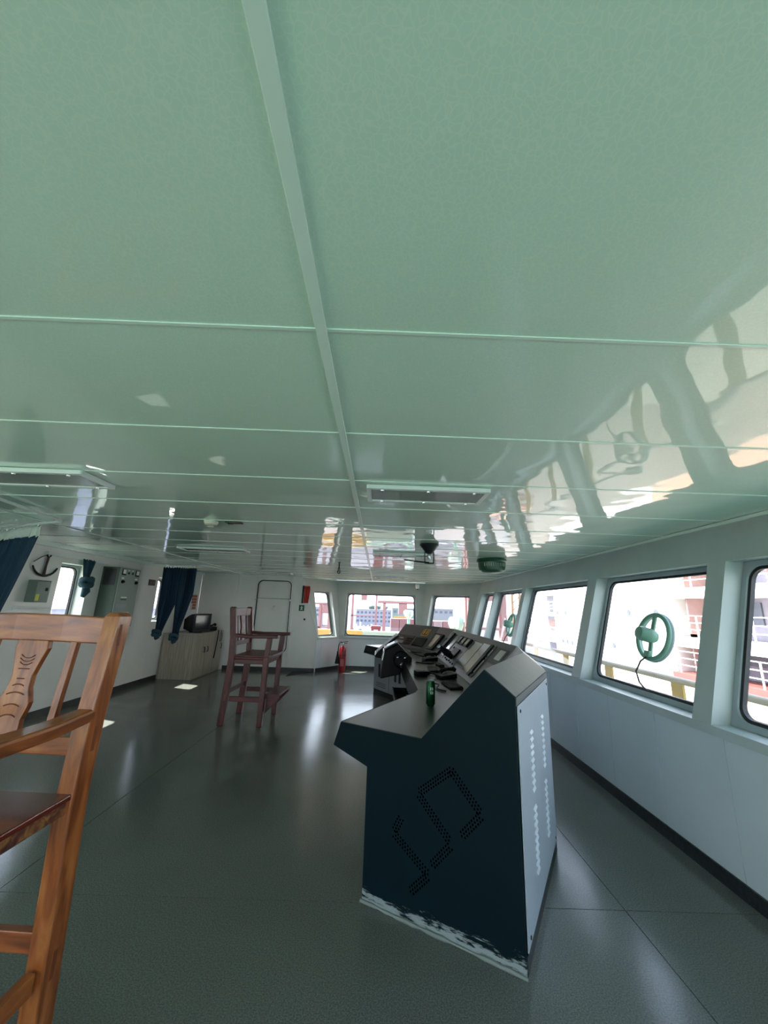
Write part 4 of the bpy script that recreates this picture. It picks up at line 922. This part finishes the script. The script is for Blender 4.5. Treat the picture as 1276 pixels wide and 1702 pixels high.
for n_, b_ in (('front', (-.75, .75, -.25, -.22)), ('back', (-.75, .75, .22, .25)), ('side', (-.75, -.72, -.22, .22)), ('side', (.72, .75, -.22, .22))): MB().box(*b_, 0, 1.07).build(n_ + '_panel', mat('pale_green_paint', (145, 165, 150), .5, var=.05), gx)
MB().box(-.72, .72, -.22, .22, .89, .92).build('inner_tray', M_WHITE, gx)
def tarp(label, x, y, z0, z1, r):
    t = thing('covered_equipment', label, 'cover', (x, y, -.3)); L = []
    for j in range(8):
        h = j / 7; rr = r * (.35 + .75 * math.sin(min(1, h * 1.15) * 1.7)); rr = rr * (.75 if j == 7 else 1)
        L.append([(rr * (1 + .12 * math.sin(k * 3 + j * .7)) * math.cos(k * math.pi / 8), rr * (1 + .12 * math.sin(k * 3 + j * .7)) * math.sin(k * math.pi / 8), z0 + .3 + (z1 - z0) * h) for k in range(16)])
    MB().loops(L).build('tarpaulin', mat('tarp_green', (125, 150, 138), .8, col2='A9B3AD', vscale=5, stretch=(1, 1, .25), ramp=(.45, .55)), t, 0, True); MB().lathe([(.05, 0), (.05, z0 + .32)], 10).build('pedestal', M_GREEN, t)
tarp('pale green striped cover seen through the far corner window', 2.68, 13.6, .70, 1.28, .24)
tarp('small pale green cover beyond the right end of the wide far window', 1.1, 14.2, 1.15, 1.45, .16)
for o in bpy.data.objects:
    if o.name.startswith('covered_equipment') and o.type == 'EMPTY': pass
dkf = thing('far_wing_platform', 'outer wing platform carrying the covered gear', 'platform', (2.0, 13.9, -.4), kind='structure'); MB().box(-6.5, 2.5, -2.9, .9, 0, .1).build('plate', M_OXIDE, dkf)

# ------------------------------------------------------------------ outside: neighbour ship
ns = thing('white_ship', 'large white ship superstructure close beyond the right windows', 'ship', (15.5, 27, -12))
def nb(x0, x1, y0, y1, z0, z1, name, m, parent=None): return MB().box(x0 - 15.5, x1 - 15.5, y0 - 27, y1 - 27, z0 + 12, z1 + 12).build(name, m, parent or ns)
nb(15.5, 24, 21.0, 34.7, -4.4, 11, 'accommodation_block', M_SHIPW); nb(15.2, 26, 6, 52, -12, -4.4, 'hull', mat('hull_grey_pink', (126, 116, 110), .6, var=.08)); nb(15.4, 24, 6, 21, -4.4, -1.55, 'lower_house', mat('peach_white_paint', (200, 160, 140), .6, var=.04, vscale=.4))
nb(15.3, 17, 6, 21, -1.55, -1.15, 'red_band', mat('band_red', (128, 72, 68), .6, var=.05))
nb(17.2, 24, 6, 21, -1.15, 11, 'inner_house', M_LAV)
for z in (.1, 2.5, 4.9): nb(15.5, 17.2, 6, 21, z, z + .5, 'deck_edge', M_SHIPW)
for z in (-1.15, .6, 3.0, 5.4):
    for k in range(3): nb(15.52, 15.56, 6, 21, z + .35 + .33 * k, z + .39 + .33 * k, 'rail', M_RAILW)
    for k in range(11): nb(15.52, 15.57, 6.2 + 1.45 * k, 6.26 + 1.45 * k, z, z + 1.05, 'stanchion', M_RAILW)
for z in (-1.15, .6, 3.0):
    for y in (19.9, 15.5, 11.5): nb(15.7, 17.2, y, y + .08, z, z + 1.9, 'screen_plate', M_PINK)
for y in (17.5, 13.3, 9.5):
    for z in (-.9, .9, 3.3): nb(17.12, 17.2, y, y + 1.5, z + .4, z + 1.4, 'house_window', M_BWIN)
pl = nb(17.1, 17.2, 20.9 - .9, 21.4 - .9, 1.55, 2.1, 'red_plate', M_RED)
MB().tube([(1.59, -6.35 + .13 * math.cos(a), 13.82 + .13 * math.sin(a)) for a in [k * math.pi / 8 for k in range(16)]], .025, 6, True).build('white_ring', M_RAILW, pl)
for y, z in ((24.3, 1.75), (21.9, 1.78), (34.1, 1.65), (32.6, 1.65), (33.4, -.6), (32.6, -.62), (31.8, -.65), (26.2, -.35), (28.6, -.4)):
    p_ = MB().lathe([(.20, -.05), (.24, -.03), (.24, 0)], 16, (0, y - 27, z + 12), 'x').build('porthole', M_GREY, ns); MB().lathe([(.16, -.07), (.16, -.051)], 16, (0, y - 27, z + 12), 'x').build('port_glass', M_BWIN, p_)
for y, z in ((27.6, -2.6), (26.3, -2.9), (24.9, -2.4), (23.2, -3.0), (21.9, -2.5), (29.6, -2.3)): MB().lathe([(.14, -.04), (.16, 0)], 12, (0, y - 27, z + 12), 'x').build('scupper', M_LAV, ns)
for k in range(6): nb(15.44, 15.5, 30.4, 31.3, .85 + .15 * k, .93 + .15 * k, 'vent_slat', M_GREY)
for k in range(4): nb(15.44, 15.5, 29.6, 31.5, 3.6 + .22 * k, 3.7 + .22 * k, 'vent_slat', M_GREY)
for z in (-.6, 1.6, 3.6):
    nb(15.5, 18, 34.7, 42, z - .3, z, 'aft_deck', M_SHIPW)
    for k in range(3): nb(15.5, 15.55, 34.7, 42, z + .3 + .3 * k, z + .35 + .3 * k, 'aft_rail', M_RAILW)
    for k in range(8): nb(15.5, 15.56, 34.8 + k, 34.87 + k, z, z + 1.0, 'aft_stanchion', M_RAILW)
nb(18, 24, 34.7, 42, -4.4, 4.5, 'aft_house', M_LAV); nb(16.6, 17.9, 36, 38.5, -.6, .9, 'aft_crate', M_PINK); nb(17.0, 17.9, 35.2, 35.9, 1.7, 2.9, 'red_box', M_RED)

# ------------------------------------------------------------------ outside: harbour
qy = thing('quay', 'harbour ground beyond the ship', 'quay', (0, 200, -12), kind='structure'); MB().box(-400, 500, -140, 700, -1, 0).build('concrete', M_CONC, qy)
wa = thing('harbour_water', 'harbour water round the ship', 'water', (0, 0, -12.3), kind='structure'); MB().box(-400, 500, -300, 60, -1, 0).build('surface', M_WATER, wa)
def crane(label, x, y, w, htop, leg, dep=2.5):
    t = thing('gantry_crane', label, 'crane', (x, y, -12), 0, 'red harbour cranes')
    for dx in (0, w):
        for dy in (0, dep): MB().box(dx, dx + leg, dy, dy + leg, 0, htop).build('leg', M_CRANE, t)
    for dy in (0, dep): MB().box(-leg * 2, w + leg * 3, dy, dy + leg, htop - .1, htop + leg * .8).build('girder', M_CRANE, t); MB().box(0, w, dy, dy + leg * .6, htop * .55, htop * .55 + leg * .5).build('brace', M_CRANE, t)
    MB().box(w * .4, w * .4 + leg * 3, 0, dep, htop - 2.4, htop).build('trolley_cab', M_CRANE, t)
crane('red gantry crane with a high girder in the middle of the wide far window', 1.15, 90, 9, 14.6, .62)
crane('thin pale red gantry crane at the left of the wide far window', -10, 150, 9, 18.5, .7)
crane('thick red crane seen at the right of the far corner window', 18.2, 80, 7, 18, .8)
crane('red crane seen through the small slanted window', -16.3, 110, 2.6, 13.9, .6)
def building(label, x0, x1, y, h, floors, nw, m=None):
    t = thing('harbour_building', label, 'building', ((x0 + x1) / 2, y, -12), 0, 'harbour buildings'); a = (x1 - x0) / 2
    MB().box(-a, a, 0, 14, 0, h).build('walls', m or M_BLDG, t); MB().box(-a - .3, a + .3, -.3, 14.3, h, h + .5).build('roof', M_BLDG, t)
    for f in range(floors):
        for k in range(nw): x = -a + (k + .5) * 2 * a / nw; MB().box(x - a / nw * .55, x + a / nw * .55, -.15, .0, h - 2.6 - f * 3.0, h - 1.1 - f * 3.0).build('window', M_BWIN, t)
building('long grey office block with three rows of windows beyond the wide window', -16.3, 10.2, 300, 11.6, 3, 9)
building('grey-green warehouse behind the crane girder', 9.5, 24, 260, 13.3, 1, 4, mat('warehouse_green', (115, 130, 125), .8, var=.06)); building('flat grey warehouse beyond the far corner window', 36, 53.2, 280, 13.8, 1, 5, mat('warehouse_grey', (130, 130, 132), .8, var=.06))
building('pale low block seen through the small slanted window', -62, -40, 280, 12.2, 2, 5)
def containers(x0, y, cols, rows, cl, label0, zs=-12, hh=2.6, ww=2.45):
    for c in range(cols):
        for r in range(rows):
            t = thing('container', label0 % (('leftmost', 'second', 'third', 'fourth', 'fifth', 'sixth', 'seventh', 'eighth')[c], ('bottom', 'second', 'third', 'top')[r]), 'container', (x0 + c * (ww + .15), y, zs + r * (hh + .02)), 0, 'stacked harbour containers')
            m = cl[(c * 3 + r * 2) % len(cl)]; MB().box(0, ww, 0, 6, 0, hh).build('shell', m, t); 
            for k in range(4): MB().box(.15 + k * (ww - .3) / 4, .3 + k * (ww - .3) / 4, -.06, 0, .2, hh - .2).build('rib', m, t)
CC = [mat('container_red', (135, 95, 92), .6, var=.08), mat('container_pink', (150, 125, 122), .6, var=.08), mat('container_orange', (152, 115, 88), .6, var=.08)]  # container colours greyed, distance haze is painted in
containers(4.0, 120, 3, 4, CC, 'red container %s right of the big crane, %s of its stack')
containers(12.8, 110, 6, 4, CC[:2], 'red container %s beyond the far corner window, %s of its stack')
ys_ = thing('yellow_hoist', 'yellow hoist beam above the red containers', 'hoist', (7.5, 131, -12)); MB().box(-2.2, 2.2, 0, .6, 10.4, 11.0).build('beam', M_YEL, ys_)
for x in (-2.1, 1.9): MB().box(x, x + .25, 0, .5, 0, 10.4).build('leg', M_YEL, ys_)
M_SHED = mat('shed_red', (134, 62, 60), .6, var=.06)
rs = thing('red_shed', 'small bright red shed on the quay below the office block', 'shed', (-.35, 99, -12)); MB().box(-1.15, 1.15, 0, 3, 0, 8.6).build('walls', M_SHED, rs); MB().prism([(-1.35, 8.6), (1.35, 8.6), (1.1, 9.1), (-1.1, 9.1)], lambda a, b, q: (a, q, b), -.2, 3.2).build('roof', M_SHED, rs); MB().box(-.5, .5, -.1, 0, 7.2, 8.2).build('window', M_RAILW, rs)
random.seed(21)
ORD = ('leftmost', 'second', 'third', 'fourth', 'fifth', 'sixth', 'seventh', 'rightmost')
for k in range(8):
    x = -11.0 + k * 1.7 + random.uniform(-.2, .2); h_ = random.uniform(5.6, 8.4)
    t = thing('moored_boat', ORD[k] + ' of the small grey boats moored below the office block', 'boat', (x, 176, -12), 0, 'grey boats moored beyond the wide window')
    MB().prism([(-.45, 0), (.45, 0), (.55, h_ * .6), (-.55, h_ * .6)], lambda a, b, q: (a, q, b), 0, 4).build('hull', mat('boat_grey', (100, 103, 112), .6, var=.15), t); MB().box(-.3, .25, .5, 2, h_ * .6, h_).build('wheelhouse', M_RAILW, t); MB().box(-.04, .04, 1, 1.1, h_, h_ + random.uniform(.5, 2)).build('mast', M_BWIN, t)
def tree(label, x, y, h_, r):
    t = thing('tree', label, 'tree', (x, y, -12), 0, 'trees behind the harbour'); MB().lathe([(.35, 0), (.25, h_ - r)], 8).build('trunk', M_BROWN, t); mb = MB()
    for k in range(12):
        c = (random.uniform(-r, r) * .8, random.uniform(-r, r) * .5, h_ - r + random.uniform(-.7, .6) * r); q = r * random.uniform(.35, .6); mb.lathe([(.01, -q), (q * .75, -q * .65), (q, 0), (q * .75, q * .65), (.01, q)], 8, c)
    mb.build('crown', mat('tree_green', (92, 106, 96), .9, var=.2), t, 0, True)
for k, l in enumerate(('leftmost round tree behind the office block', 'middle round tree behind the office block', 'rightmost round tree behind the office block')): tree(l, -5 + k * 5.6, 330 + k, 15.2, 2.3)
ocr = thing('derrick', 'tall orange-brown derrick seen through the far fan window', 'crane', (21.0, 60, -12))
for dx in (-.7, .5): MB().box(dx, dx + .3, 0, .3, 0, 17).build('mast', CC[2], ocr)
for k in range(10): MB().bar((-.55, .15, 6 + k * 1.1), (.65, .15, 7.1 + k * 1.1), .12, .12).build('lattice', CC[2], ocr)
MB().box(-.9, .9, -.2, .6, 16.6, 17.2).build('head', CC[2], ocr)
lh = thing('port_side_house', 'pale low building beyond the bright left window', 'building', (-40, 25, -12)); MB().box(-8, 8, -25, 40, 0, 12.3).build('walls', mat('pale_lilac', (160, 156, 170), .8, var=.05), lh); MB().box(-8.3, 8.3, -25.3, 40.3, 12.3, 12.8).build('roof', M_RAILW, lh)
for k in range(10): MB().box(8, 8.1, -20 + 6 * k, -17 + 6 * k, 8.5, 10.5).build('window', M_BWIN, lh)
